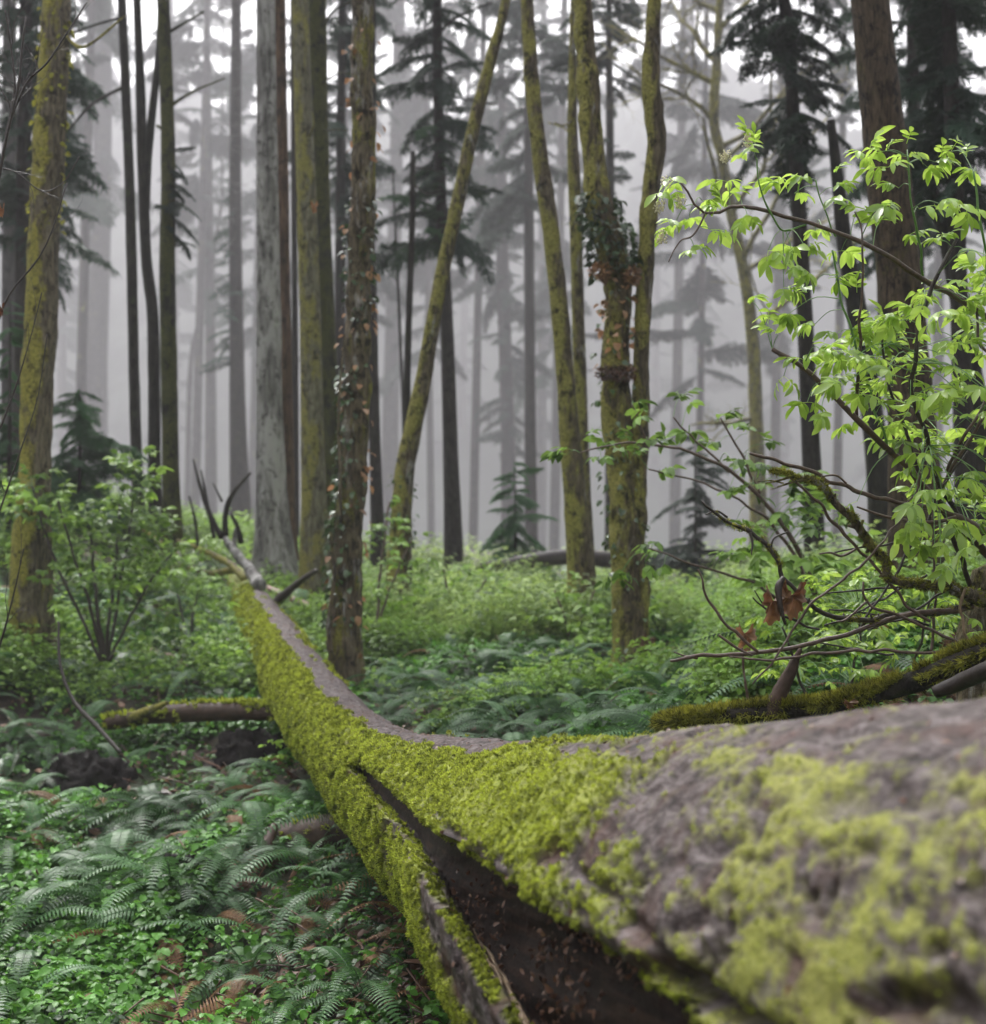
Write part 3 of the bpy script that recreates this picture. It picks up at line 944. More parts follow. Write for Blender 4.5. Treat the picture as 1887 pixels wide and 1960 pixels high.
def add_crown(root, base, c, mat, ya, yb, d, rpx, n, seed, lite=False, rtop=0.5, az=None):
    """crown between image heights ya (bottom) and yb (top) of a tree at depth d"""
    z0 = P(943, ya, d)[2] - base[2]; z1 = P(943, yb, d)[2] - base[2]
    o = np.argsort(c[:, 2])
    def cx(z):
        return (np.interp(z + base[2], c[o, 2], c[o, 0]) - base[0], np.interp(z + base[2], c[o, 2], c[o, 1]) - base[1])
    mb = crown(seed, z0, z1, rpx * d / FPX, int(n * 1.15), rtop, lite, az, cx=cx)
    link('crown', mb.mesh('crown', smooth=False), M[mat], root)

def twiggy(mb, p0, dirv, L, r, depth, rg, na=4, up=0.1):
    """a bare branch that forks, added to mb"""
    n = 7
    pts = [np.asarray(p0, float)]
    d = np.asarray(dirv, float); d = d / np.linalg.norm(d)
    for i in range(n - 1):
        d = d + np.array([rg.gauss(0, 0.16), rg.gauss(0, 0.16), rg.gauss(up * 0.5, 0.14)])
        d /= np.linalg.norm(d)
        pts.append(pts[-1] + d * L / (n - 1))
    pts = np.array(pts)
    add_tube(mb, pts, np.linspace(r, r * 0.35, n), na, cap=False)
    if depth > 0:
        for k in range(rg.randint(3, 5)):
            i = rg.randint(1, n - 1)
            dd = pts[i] - pts[i - 1]; dd /= np.linalg.norm(dd)
            s = np.array([rg.gauss(0, 0.7), rg.gauss(0, 0.7), rg.gauss(0.05, 0.5)])
            twiggy(mb, pts[i], dd + s, L * rg.uniform(0.35, 0.65), r * (1 - 0.6 * i / n) * 0.55, depth - 1, rg, 3, up)

def surface_leaves(c, r, zr, count, size, seed, az=None, jitter=0.02, W=0.75):
    """leaves standing off a trunk surface, one mesh"""
    rg = np.random.default_rng(seed)
    mb = MB()
    Vl, Fl = leaf_shape(1.0, W, 0.3, 0.35, (0, 0.3, 0.7, 1), (0.15, 1.0, 0.75, 0))
    o = np.argsort(c[:, 2])
    for i in range(count):
        z = rg.uniform(*zr)
        ctr = np.array([np.interp(z, c[o, 2], c[o, 0]), np.interp(z, c[o, 2], c[o, 1]), z])
        rr = np.interp(z, c[o, 2], r[o])
        a = rg.uniform(0, 6.28) if az is None else rg.normal(az, 0.9)
        out = np.array([math.cos(a), math.sin(a), 0])
        p = ctr + out * (rr + rg.uniform(0, jitter))
        d = out * 0.7 + np.array([rg.normal(0, 0.6), rg.normal(0, 0.6), -rg.uniform(0.1, 1.0)])
        mb.add(place(Vl, dir_rot(d, rg.normal(0, 0.5)), p, size * rg.uniform(0.6, 1.3)), Fl, rg.uniform(-0.2, 0.2))
    return mb

def ivy_part(root, base, c, r, ypx, d, count, size, seed, mat='ivy', name='ivy', **k):
    z1, z0 = P(943, ypx[0], d)[2], P(943, ypx[1], d)[2]
    mb = surface_leaves(c, r, (z0, z1), count, size, seed, **k)
    o = link(name, mb.mesh(name, base, smooth=False), M[mat], root, kind='stuff')
    return o

# --- nearest trunks
t, b, c, r = tree('mossy_tree', 'yellow green mossy trunk nearest the left edge of the forest', 11.5, [(108, 0, 54), (96, 250, 58), (85, 450, 60), (78, 600, 60), (70, 800, 60), (64, 950, 66), (60, 1060, 78)],
                  'bark_moss_left', 30, 0.03, 0.16, 7, limbs=[[(60, 1000, 26), (45, 1080, 18), (35, 1150, 10), (28, 1200, 5)], [(120, 60, 8), (160, 90, 6, -.3), (240, 30, 4, -.5)]], seed=11)
ivy_part(t, b, c, r, (0, 450), 11.5, 160, 0.05, 3, mat='moss_dark', name='moss_tufts', jitter=0.01)
t, b, c, r = tree('ivy_tree', 'crooked brown trunk with ivy and dead leaves, nearest trunk behind the big log', 10.6,
                  [(693, 0, 42), (694, 180, 43), (697, 330, 45), (690, 450, 46), (686, 600, 48), (684, 760, 50), (676, 900, 52), (664, 1030, 58), (662, 1150, 58), (660, 1290, 62)],
                  'bark_ivy', 32, 0.026, 0.34, 10, seed=12)
ivy_part(t, b, c, r, (380, 620), 10.6, 110, 0.05, 4, jitter=0.03)
ivy_part(t, b, c, r, (700, 1200), 10.6, 300, 0.055, 5, jitter=0.05, az=3.4)
ivy_part(t, b, c, r, (60, 1250), 10.6, 130, 0.06, 6, mat='dead_leaf', name='caught_dead_leaves', jitter=0.05)
for rows in ([(652, 1000, 8), (650, 900, 7), (648, 800, 6), (652, 720, 5), (660, 640, 4)], [(640, 1280, 9), (628, 1200, 8), (640, 1100, 8), (632, 1020, 6)]):
    cc, rr = pix_path([(a, bb, 10.35, w) for a, bb, w in rows], 40)
    mb = MB(); add_tube(mb, cc, rr, 6, lump=0.2, lscale=20)
    link('vine', mb.mesh('vine', b), M['bark_ivy'], t)

stemB = [(1252, -40, 26), (1250, 60, 30), (1247, 180, 36), (1257, 270, 36), (1243, 380, 34), (1238, 480, 33), (1229, 620, 32), (1226, 740, 33), (1224, 880, 34), (1218, 990, 36), (1212, 1060, 40)]
t, b, c, r = tree('double_stemmed_tree', 'mossy tree with two tall stems from one base, burls and ivy on one stem', 10.2,
                  [(1114, 0, 38), (1125, 150, 42), (1135, 280, 44), (1147, 400, 50), (1168, 470, 60), (1182, 540, 56), (1180, 640, 50), (1178, 710, 52), (1182, 800, 56), (1190, 900, 56), (1195, 1000, 62), (1203, 1100, 68), (1208, 1200, 64), (1208, 1310, 74)],
                  'bark_moss', 34, 0.026, 0.30, 10, more_trunks=[[(1262, -500, 22)] + stemB], seed=13)
ivy_part(t, b, c, r, (375, 530), 10.2, 520, 0.055, 7, jitter=0.08)
ivy_part(t, b, c, r, (560, 1250), 10.2, 200, 0.05, 8, jitter=0.06)
ivy_part(t, b, c, r, (520, 720), 10.2, 60, 0.07, 9, mat='dead_leaf', name='caught_dead_leaves', jitter=0.05)
for (bx, by, br) in ((1150, 520, 22), (1207, 525, 20), (1160, 714, 18), (1196, 716, 22), (1238, 1230, 16)):
    rg = np.random.default_rng(bx)
    nn = 220
    dv = rg.normal(size=(nn, 3)); dv /= np.linalg.norm(dv, axis=1)[:, None]
    ctr = P(bx, by, 10.05)
    Vl, Fl = leaf_shape(1.0, 0.6, 0.3, 0.4, SM_ST, SM_WD)
    mb = MB()
    for q in dv:
        p = ctr + q * br * 10.2 / FPX * rg.uniform(0.4, 1.0) * np.array([1, 0.8, 0.7])
        mb.add(place(Vl, dir_rot(q + rg.normal(0, 0.5, 3), rg.normal()), p, 0.03), Fl, rg.uniform(-0.2, 0.3))
    link('burl', mb.mesh('burl', b, smooth=False), M['dead_leaf'] if by < 700 else M['litter'], t)

t, b, c, r = tree('leaning_tree', 'slim mossy trunk leaning steeply to the right, right of the ivy trunk', 14.0,
                  [(972, -20, 17), (940, 110, 22), (905, 250, 25), (880, 370, 26), (855, 480, 27), (832, 600, 29), (815, 700, 31), (795, 800, 33), (778, 880, 36), (770, 960, 40), (764, 1070, 46)],
                  'bark_moss', 20, 0.05, 0.15, 7, seed=14)
ivy_part(t, b, c, r, (900, 1050), 14.0, 60, 0.05, 10, jitter=0.04)
tree('mossy_tree', 'curved yellow mossy trunk just left of the two stemmed tree', 13.2, [(1008, 0, 24), (1020, 180, 29), (1038, 330, 32), (1055, 450, 32), (1068, 560, 33), (1080, 700, 34), (1092, 850, 40), (1103, 980, 46), (1114, 1110, 56)],
     'bark_moss', 24, 0.045, 0.13, 8, seed=15)
tree('slim_tree', 'slim dark olive trunk hidden partly between the curved trunk and the two stemmed tree', 16.0, [(1097, 0, 11), (1095, 200, 18), (1099, 350, 24), (1104, 500, 24), (1108, 650, 25), (1114, 850, 26), (1122, 1060, 30)], 'bark_moss', 14, 0.08, 0.12, seed=16,
     limbs=[[(1095, 230, 5), (1080, 240, 4, -.4), (1062, 235, 3, -.8)], [(1108, 300, 5), (1085, 250, 4, .3), (1050, 235, 3, .6)]])
tree('brown_tree', 'thick brown ridged trunk leaning left behind the leafy shrub at the right', 9.0, [(1665, 0, 72), (1678, 130, 76), (1692, 260, 80), (1705, 380, 84), (1716, 480, 84), (1726, 600, 84), (1738, 720, 86), (1748, 850, 90), (1752, 1000, 96), (1755, 1120, 104)],
     'bark_brown', 40, 0.028, 0.09, 8, seed=17)
tree('slim_tree', 'slim dark trunk leaning left just left of the thick brown trunk', 14.5, [(1590, 230, 16), (1604, 350, 24), (1616, 460, 30), (1634, 560, 36), (1650, 660, 38), (1665, 760, 42), (1680, 900, 44), (1690, 1050, 48)], 'bark_dark', 16, 0.08, 0.1, seed=18)
tree('slim_tree', 'dark trunk leaning left at the right edge behind the shrub leaves', 13.0, [(1770, 330, 24), (1810, 450, 30), (1832, 560, 34), (1850, 650, 36), (1866, 760, 40), (1878, 900, 44), (1885, 1050, 48)], 'bark_dark', 16, 0.08, 0.1, seed=19)

# --- middle distance
tree('yellow_tree', 'straight trunk evenly coated in yellow green moss beside the grey one', 15.0, [(574, 0, 32), (580, 200, 34), (587, 400, 38), (593, 600, 40), (597, 800, 44), (600, 950, 48), (602, 1080, 56)], 'bark_yellow', 20, 0.06, 0.05, 5, seed=20,
     limbs=[[(590, 270, 6), (600, 240, 4, -.2), (598, 215, 3, -.3)]])
tree('green_dark_tree', 'dark green mossed trunk tight behind the yellow trunk', 17.0, [(606, 0, 36), (610, 200, 34), (616, 400, 33), (624, 600, 33), (632, 800, 32), (638, 950, 33), (642, 1060, 36)], 'bark_darkgreen', 18, 0.08, 0.07, seed=21,
     limbs=[[(610, 60, 6), (640, 20, 4, -.4), (680, 0, 3, -.8)], [(612, 160, 5), (650, 140, 3, -.6), (672, 142, 2, -.8)], [(615, 250, 4), (645, 248, 3, -.6), (665, 250, 2, -.9)]])
tree('grey_tree', 'thick straight grey trunk with pale lichen patches, mossy at the foot', 16.0, [(508, 0, 36), (510, 200, 38), (512, 400, 42), (514, 600, 46), (516, 800, 50), (520, 950, 58), (524, 1050, 70), (528, 1130, 84)], 'bark_grey', 26, 0.06, 0.05, 5, seed=22)
tree('red_brown_tree', 'narrow reddish brown trunk between the grey and the yellow trunk', 17.5, [(536, 0, 22), (538, 200, 23), (541, 400, 25), (543, 600, 27), (546, 800, 30), (549, 1000, 34), (551, 1090, 42)], 'bark_red', 16, 0.08, 0.08, seed=23)
tree('black_slim_tree', 'very thin black trunk in the gap right of the red brown trunk', 23.0, [(560, 0, 10), (562, 300, 11), (564, 600, 13), (566, 1000, 15)], 'bark_conifer', 10, 0.2, 0.05, seed=24)
t, b, c, r = tree('conifer', 'straight dark conifer trunk with short dead branches, standing alone left of the grey trunk', 50.0, [(452, 0, 19), (451, 200, 22), (450, 400, 24), (452, 600, 27), (455, 800, 32), (460, 980, 40)], 'bark_conifer', 16, 0.15, 0.04, seed=25)
add_crown(t, b, c, 'needles', 700, 330, 50.0, 70, 26, 1, lite=True, az=3.1)
rg = random.Random(7)
mb = MB()
for i in range(70):
    z = P(943, rg.uniform(-200, 480), 50)[2]
    a = rg.uniform(0, 6.28)
    x = float(np.interp(-z, -c[:, 2], c[:, 0]))
    twiggy(mb, (x, c[0, 1], z), (math.cos(a), math.sin(a), -0.1), rg.uniform(0.3, 0.9), 0.012, 1, rg, 3, -0.05)
link('dead_branches', mb.mesh('dead_branches', b), M['twig_dark'], t, kind='stuff')
lim3 = [[(330, 200, 7), (370, 175, 5, -.3), (430, 150, 3, -.6)], [(325, 60, 7), (360, 40, 5), (390, 22, 4)], [(300, 240, 6), (320, 250, 5), (330, 230, 4)]]
t, b, c, r = tree('dark_tree', 'dark trunk rightmost of the cluster of three left of the lone conifer', 16.5, [(312, 0, 24), (318, 150, 25), (322, 330, 27), (320, 500, 30), (323, 700, 30), (326, 900, 32), (330, 1000, 36)], 'bark_darkgreen', 18, 0.07, 0.1, seed=26, limbs=lim3)
add_crown(t, b, c, 'needles', 460, 270, 16.5, 85, 16, 2, az=-0.2)
tree('dark_tree', 'slender dark trunk leftmost of the cluster of three', 18.0, [(233, 0, 17), (240, 160, 18), (247, 330, 19), (252, 500, 20), (256, 700, 20), (262, 900, 22), (266, 1000, 24)], 'bark_dark', 14, 0.1, 0.08, seed=27,
     limbs=[[(240, 165, 7), (190, 190, 6, -.3), (160, 215, 5, -.4), (130, 250, 4, -.5)], [(235, 33, 6), (190, 45, 5, -.3), (140, 62, 4, -.5)]])
tree('dark_tree', 'slender dark trunk in the middle of the cluster of three, bent at mid height', 17.3, [(262, 0, 15), (268, 150, 18), (272, 300, 20), (276, 400, 20), (280, 500, 21), (292, 600, 22), (295, 750, 23), (296, 900, 24), (298, 1000, 26)], 'bark_dark', 14, 0.1, 0.1, seed=28,
     more_trunks=[[(308, -20, 12), (305, 90, 14), (293, 200, 15), (283, 300, 16), (279, 400, 16)]])
t, b, c, r = tree('conifer', 'tall dark conifer trunk passing behind the leaning mossy trunk, with spreading green boughs', 22.0, [(836, -10, 19), (838, 150, 20), (842, 330, 22), (848, 480, 24), (856, 650, 26), (862, 850, 29), (868, 1050, 36)], 'bark_conifer', 16, 0.12, 0.05, seed=29,
                  limbs=[[(842, 60, 7), (880, 30, 5, -.4), (940, 5, 4, -.8)], [(845, 180, 5), (890, 190, 4, -.6), (950, 200, 3, -1)]])
add_crown(t, b, c, 'needles', 470, -500, 22.0, 165, 80, 3, rtop=0.7)
add_crown(t, b, c, 'needles_green', 430, 180, 20.5, 150, 16, 4, az=-1.8)
t, b, c, r = tree('conifer', 'hazy conifer with bare lower trunk and drooping boughs between leaning and curved trunk', 98.0, [(958, 0, 12), (960, 300, 18), (962, 500, 24), (968, 700, 26), (972, 850, 28), (975, 1040, 32)], 'bark_conifer', 14, 0.2, 0.05, seed=30)
add_crown(t, b, c, 'needles', 700, 120, 98.0, 105, 60, 5, rtop=0.7)
add_crown(t, b, c, 'needles', 880, 720, 94.0, 70, 16, 35, rtop=0.9)
def young_hemlock(label, px, py, d, h, rpx, n, seed, mat='needles_green'):
    g = on_ground(px, d)
    root = thing('young_hemlock', label, 'conifer', g)
    mb = MB(); add_tube(mb, np.array([[0, 0, -0.1], [0.01, 0, h * 0.5], [0.0, 0.02, h]]), [0.03, 0.02, 0.005], 6)
    link('trunk', mb.mesh('trunk'), M['bark_conifer'], root)
    mb = crown(seed, 0.25, h, rpx * d / FPX * 1.1, int(n * 1.4), 0.35)
    link('crown', mb.mesh('crown', smooth=False), M[mat], root)
young_hemlock('small green hemlock sapling with flat boughs behind the far dark log', 985, 1060, 21, 2.1, 115, 40, 41)
young_hemlock('dim green hemlock sapling behind the nearest left mossy trunk', 150, 900, 17, 1.7, 150, 40, 42)
young_hemlock('dark green hemlock bush at the left edge behind the mossy trunk', 15, 900, 14, 2.6, 100, 36, 43)
young_hemlock('grey green sapling in the mist right of the two stemmed tree', 1330, 1060, 20, 2.2, 120, 30, 45, 'needles')
tree('dark_tree', 'dark bare trunk close behind the ivy trunk on its right', 20.0, [(706, 300, 12), (712, 600, 20), (716, 800, 22), (722, 1000, 26), (724, 1070, 30)], 'bark_conifer', 12, 0.15, 0.06, seed=31)
tree('thin_tree', 'thin dark stem that ends against the leaning mossy trunk', 17.5, [(790, 290, 10), (789, 420, 12), (784, 560, 13), (780, 700, 14), (778, 850, 15), (776, 1040, 18)], 'bark_dark', 10, 0.15, 0.1, seed=32,
     limbs=[[(790, 320, 4), (830, 325, 3), (860, 345, 2)], [(789, 350, 4), (815, 370, 4), (850, 365, 3)]])
tree('thin_tree', 'hair thin dark stem in the bright mist right of the ivy trunk', 24.0, [(752, 330, 4), (757, 450, 5), (764, 600, 6), (772, 800, 7), (776, 1000, 8)], 'bark_conifer', 6, 0.3, 0.05, seed=33)
# the bare branching tree in the mist at the right
t, b, c, r = tree('bare_tree', 'misty yellowish bare tree with many spreading twigs right of the two stemmed tree', 28.0, [(1378, 0, 15), (1372, 120, 18), (1366, 230, 20), (1382, 300, 20), (1398, 400, 20), (1420, 500, 22), (1438, 620, 24), (1446, 760, 26), (1452, 1030, 34)], 'bark_yellow', 14, 0.15, 0.12, seed=34)
rg = random.Random(19)
for k, (bx, by, ex, ey, L) in enumerate([(1368, 160, -0.8, 0.5, 2.2), (1370, 120, -0.5, 0.9, 2.6), (1366, 230, -1, 0.3, 1.8), (1385, 310, 1, 0.7, 2.4), (1400, 410, 0.8, 0.9, 2.6), (1420, 500, 0.5, 1, 2.8), (1425, 520, 0.9, 0.5, 2.2),
                                         (1372, 60, 0.8, 0.8, 2.2), (1400, 400, -0.6, 0.7, 1.7), (1440, 640, 0.9, 0.9, 2.6), (1444, 800, -1, -0.1, 1.4), (1380, 280, 0.9, 0.3, 2.0), (1376, 20, -0.9, 0.6, 2.2)]):
    mb = MB()
    twiggy(mb, P(bx, by, 28.0), (ex, rg.uniform(-0.5, 0.5), ey), L * 1.2, 0.06, 3, rg, 5, 0.06)
    link('branch', mb.mesh('branch', b), M['bark_yellow'], t)
# dark conifers at the right
t, b, c, r = tree('conifer', 'dark conifer with heavy hanging boughs, left of the thick brown trunk', 15.0, [(1500, -10, 22), (1512, 120, 24), (1520, 250, 26), (1530, 420, 28), (1545, 700, 32), (1560, 1050, 40)], 'bark_conifer', 14, 0.12, 0.05, seed=35)
add_crown(t, b, c, 'needles', 290, -560, 15.0, 170, 95, 6, rtop=0.8)
t, b, c, r = tree('conifer', 'dense dark conifer filling the upper right corner', 12.5, [(1815, -10, 26), (1822, 200, 30), (1830, 400, 32), (1840, 700, 36), (1850, 1050, 42)], 'bark_conifer', 14, 0.12, 0.05, seed=36)
add_crown(t, b, c, 'needles', 400, -600, 12.5, 185, 120, 7, rtop=0.85)
t, b, c, r = tree('conifer', 'second dark conifer behind the thick brown trunk', 18.0, [(1745, -10, 22), (1750, 300, 26), (1760, 700, 30), (1770, 1050, 36)], 'bark_conifer', 12, 0.15, 0.05, seed=37)
add_crown(t, b, c, 'needles', 470, -500, 18.0, 170, 80, 8, rtop=0.85)
t, b, c, r = tree('conifer', 'black conifer with drooping boughs behind the nearest left mossy trunk', 20.0, [(50, -10, 24), (47, 200, 26), (44, 500, 30), (42, 800, 34), (40, 950, 38)], 'bark_conifer', 14, 0.15, 0.05, seed=38)
add_crown(t, b, c, 'needles', 480, -500, 20.0, 165, 100, 9, rtop=0.8)
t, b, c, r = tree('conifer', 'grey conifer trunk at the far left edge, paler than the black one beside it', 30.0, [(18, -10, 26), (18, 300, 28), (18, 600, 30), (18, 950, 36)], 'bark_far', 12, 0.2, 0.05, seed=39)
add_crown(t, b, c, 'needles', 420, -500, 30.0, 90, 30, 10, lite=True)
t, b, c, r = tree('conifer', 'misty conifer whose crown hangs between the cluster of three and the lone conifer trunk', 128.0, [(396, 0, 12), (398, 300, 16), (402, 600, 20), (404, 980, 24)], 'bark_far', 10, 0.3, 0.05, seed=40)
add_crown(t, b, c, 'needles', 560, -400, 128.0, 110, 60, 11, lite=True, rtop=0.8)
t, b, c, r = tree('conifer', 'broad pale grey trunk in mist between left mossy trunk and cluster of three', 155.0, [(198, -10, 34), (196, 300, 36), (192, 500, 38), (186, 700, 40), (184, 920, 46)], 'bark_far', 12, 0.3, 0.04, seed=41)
add_crown(t, b, c, 'needles', 420, -400, 155.0, 120, 50, 12, lite=True, rtop=0.8)
t, b, c, r = tree('conifer', 'misty conifer whose boughs show between the ivy trunk and the green dark trunk', 26.0, [(655, -10, 14), (652, 300, 18), (650, 700, 22), (648, 1040, 26)], 'bark_conifer', 10, 0.3, 0.05, seed=42)
add_crown(t, b, c, 'needles', 430, -500, 26.0, 130, 60, 13, rtop=0.8)
t, b, c, r = tree('conifer', 'misty conifer behind the upper half of the leaning trunk, dense hanging boughs', 50.0, [(1010, -10, 14), (1012, 400, 20), (1014, 700, 22), (1016, 1040, 26)], 'bark_conifer', 10, 0.3, 0.05, seed=43)
add_crown(t, b, c, 'needles', 420, -500, 50.0, 150, 56, 14, rtop=0.8)
t, b, c, r = tree('conifer', 'grey conifer whose boughs hang just right of the upper two stemmed tree', 30.0, [(1165, -10, 12), (1168, 400, 18), (1170, 1040, 26)], 'bark_far', 10, 0.3, 0.05, seed=44)
add_crown(t, b, c, 'needles', 330, 150, 26.0, 90, 14, 15, rtop=0.8)
add_crown(t, b, c, 'needles', 110, -400, 28.0, 120, 46, 16, rtop=0.8)
tree('dark_tree', 'thin bare leaning stem in mist just left of the lone conifer trunk', 130.0, [(425, 380, 6), (410, 480, 8), (385, 600, 9), (365, 700, 10), (358, 950, 12)], 'bark_far', 8, 0.3, 0.06, seed=45)

# pale trunks deep in the mist
FAR = [(120, 60, 18), (340, 60, 16), (662, 48, 18), (826, 38, 14), (1035, 50, 20), (1345, 66, 22), (1500, 60, 22), (1250, 70, 18), (880, 72, 16), (1690, 66, 20)]
lite = [crown(200 + k, 13, 74, 6.5, 56, 0.5, 'fine').mesh('far_crown', smooth=False) for k in range(3)]
rg = random.Random(3)
for i, (px, d, w) in enumerate(FAR):
    d *= 3.6
    g = on_ground(px, d)
    lean = rg.uniform(-0.3, 0.3)
    H = 100
    root = thing('distant_conifer', 'faint grey conifer trunk deep in the mist', 'tree', g, 'faint conifers deep in the mist')
    z = np.linspace(-0.5, H, 14)
    mb = MB(); add_tube(mb, np.stack([lean * z / 16, 0 * z, z], 1), w * d / FPX / 2 * (1.05 - 0.55 * z / H), 9, lump=0.05, seed=i)
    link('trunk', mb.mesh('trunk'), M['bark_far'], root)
    cr = link('crown', lite[i % 3], M['needles'], root)
    cr.rotation_euler[2] = rg.uniform(0, 6)
    cr.location = (lean * 1.4, 0, rg.uniform(-7, 5))
    cr.scale = (rg.uniform(0.9, 1.6),) * 2 + (rg.uniform(1.0, 1.3),)

MORE = [(148, 60, 22, 'misty conifer showing between the left mossy trunk and the broad pale one'), (372, 72, 18, 'misty conifer with boughs behind the rightmost trunk of the cluster of three'),
        (482, 85, 20, 'misty conifer in the gap between the lone conifer trunk and the grey trunk'), (640, 58, 18, 'misty conifer right behind the dark green mossed trunk'), (742, 90, 34, 'broad whitish trunk in bright mist right of the ivy trunk'),
        (905, 62, 18, 'misty conifer between the leaning trunk and the hazy bare one'), (1060, 75, 20, 'misty conifer right behind the curved mossy trunk'), (1290, 80, 22, 'misty conifer in the open gap right of the two stemmed tree'),
        (1335, 55, 14, 'misty conifer with thin trunk left of the bare branching tree'), (1480, 70, 20, 'misty conifer right of the bare branching tree'), (1600, 52, 18, 'misty conifer behind the slim leaning trunk at the right'), (1790, 60, 22, 'misty conifer between the thick brown trunk and the right edge')]
for i, (px, d, w, lab) in enumerate(MORE):
    d *= 1.7
    g = on_ground(px, d)
    H = d * 0.52 + 6
    root = thing('misty_conifer', lab, 'tree', g)
    z = np.linspace(-0.5, H, 14)
    mb = MB(); add_tube(mb, np.stack([0.02 * z, 0 * z, z], 1), w * d / FPX / 2 * (1.05 - 0.55 * z / H), 10, lump=0.05, seed=i)
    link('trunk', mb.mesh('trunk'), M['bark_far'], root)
    cr = link('crown', lite[i % 3], M['needles'], root)
    k = H / 74 * rg.uniform(0.95, 1.15)
    cr.scale = (k * rg.uniform(0.9, 1.3),) * 2 + (k,)
    cr.rotation_euler[2] = rg.uniform(0, 6)
    cr.location = (0, 0, H * rg.uniform(0.02, 0.22))
# crowns of the near conifers, above the picture
over = [crown(700 + k, 0, 16, 2.6, 30, 0.3, 'fine').mesh('upper_crown', smooth=False) for k in range(2)]
k = 0
for o in [o for o in SC.objects if o.parent is None and o.get('category') == 'tree' and o.name.split('.')[0] in ('grey_tree', 'red_brown_tree', 'yellow_tree', 'green_dark_tree', 'black_slim_tree', 'brown_tree', 'dark_tree')]:
    tr = [c for c in o.children if c.name.split('.')[0] == 'trunk'][0]
    n = len(tr.data.vertices); co = np.zeros(n * 3); tr.data.vertices.foreach_get('co', co); co = co.reshape(-1, 3)
    tp = co[co[:, 2].argmax()]
    zt = max(tp[2], 0.46 * o.location[1] + 4.5)
    # carry the trunk on up
    mb = MB(); add_tube(mb, [tp - [0, 0, 0.3], [tp[0], tp[1], zt + 14]], [0.10, 0.03], 8)
    link('upper_trunk', mb.mesh('upper_trunk'), tr.data.materials[0], o)
    cr = link('upper_crown', over[k % 2], M['needles'], o, loc=(tp[0], tp[1], zt - 0.5))
    cr.rotation_euler[2] = k * 1.3
    k += 1

def surrounding_forest():
    rng = np.random.default_rng(12)
    tr = MB(); add_tube(tr, [[0, 0, -1], [0, 0, 20], [0, 0, 38]], [0.28, 0.2, 0.05], 8)
    bodies = []
    for k in range(2):
        mb = crown(900 + k, 2.5, 38, 3.6, 90, 0.4, 'fine')
        V, F, a = tr.arrays()
        bodies.append((proto('forest_tree', mb.mesh('forest_tree', smooth=False), M['needles']), proto('forest_trunk', tr.mesh('forest_trunk'), M['bark_far'])))
    pts = []
    for i in range(4000):
        x, y = rng.uniform(-70, 70), rng.uniform(-60, 60)
        r = math.hypot(x, y)
        if r < 9 or r > 70 or (x < 0 and r < 16): continue
        if y > 0 and abs(x) < 0.42 * y + 3.5: continue        # the wood in view is built tree by tree
        if any((x - a) ** 2 + (y - b) ** 2 < 4.2 ** 2 for a, b in pts): continue
        pts.append((x, y))
        if len(pts) > 150: break
    pts = np.array(pts)
    P3 = np.stack([pts[:, 0], pts[:, 1], ground(pts[:, 0], pts[:, 1])], 1)
    P3 = np.concatenate([P3, P3])
    n = len(pts)
    idx = rng.integers(0, 2, n).astype(float)
    s = rng.uniform(0.7, 1.1, n)
    rot = np.stack([np.zeros(n), np.zeros(n), rng.uniform(0, 6.28, n)], 1)
    scatter('surrounding_forest', 'the conifer wood that goes on beside and behind the clearing', P3, np.concatenate([rot, rot]), np.concatenate([s, s]), np.concatenate([idx, np.full(n, 2.0)]), [bodies[0][0], bodies[1][0], bodies[0][1]])
surrounding_forest()

# ------------------------------------------------------------------ ferns
def ground_at(px, py, dmin=3.0, dmax=60.0):
    """ground point seen at a pixel of the reference grid"""
    d = np.geomspace(dmin, dmax, 400)
    Q = np.stack([P(px, py, x) for x in d])
    below = Q[:, 2] < ground(Q[:, 0], Q[:, 1])
    k = int(np.argmax(below)) if below.any() else 399
    q = Q[k].copy(); q[2] = gz(q[0], q[1])
    return q, d[k]

def frond_template(seed, n=30, arch=0.55, wid=0.10, rise=0.75):
    rg = random.Random(seed)
    mb = MB()
    t = np.linspace(0, 1, 16)
    side = rg.uniform(-0.15, 0.15)
    ax = np.stack([t - 0.12 * t ** 3, side * t ** 2, rise * t - (rise + arch) * t ** 2 * 0.8], 1)
    L = np.sum(np.linalg.norm(np.diff(ax, axis=0), axis=1)); ax /= L
    add_tube(mb, ax, 0.006 * (1.1 - t), 3, a=-0.1, cap=False)
    T = np.gradient(ax, axis=0); T /= np.linalg.norm(T, axis=1)[:, None]
    for i in range(n):
        k = 0.10 + 0.9 * (i + 0.5) / n
        p = np.array([np.interp(k, t, ax[:, j]) for j in range(3)])
        d = np.array([np.interp(k, t, T[:, j]) for j in range(3)])
        s = np.cross(d, [0, 0, 1.0]); s /= np.linalg.norm(s) + 1e-9
        nrm = np.cross(s, d)
        w = wid * min(1, 0.55 + 2.0 * (k - 0.1)) * (1 - max(0, k - 0.45) / 0.58) ** 0.85 * rg.uniform(0.88, 1.1)
        for sg in (-1, 1):
            q = s * sg
            tip = p + q * w + d * w * 0.28 - nrm * w * rg.uniform(0.10, 0.30)
            hw = 0.0125
            a, b = p - d * hw * 0.6, p + d * hw * 0.8
            m1 = p + q * w * 0.5 + d * (w * 0.12 - hw * 0.5) - nrm * w * 0.02
            m2 = p + q * w * 0.45 + d * (w * 0.12 + hw * 0.62) + nrm * w * 0.03
            mb.add([a, m1, m2, b], [[0, 1, 2, 3]], rg.uniform(-0.1, 0.1))
            mb.add([m1, tip, m2], [[0, 1, 2]], 0.0)
    return mb.mesh('frond')
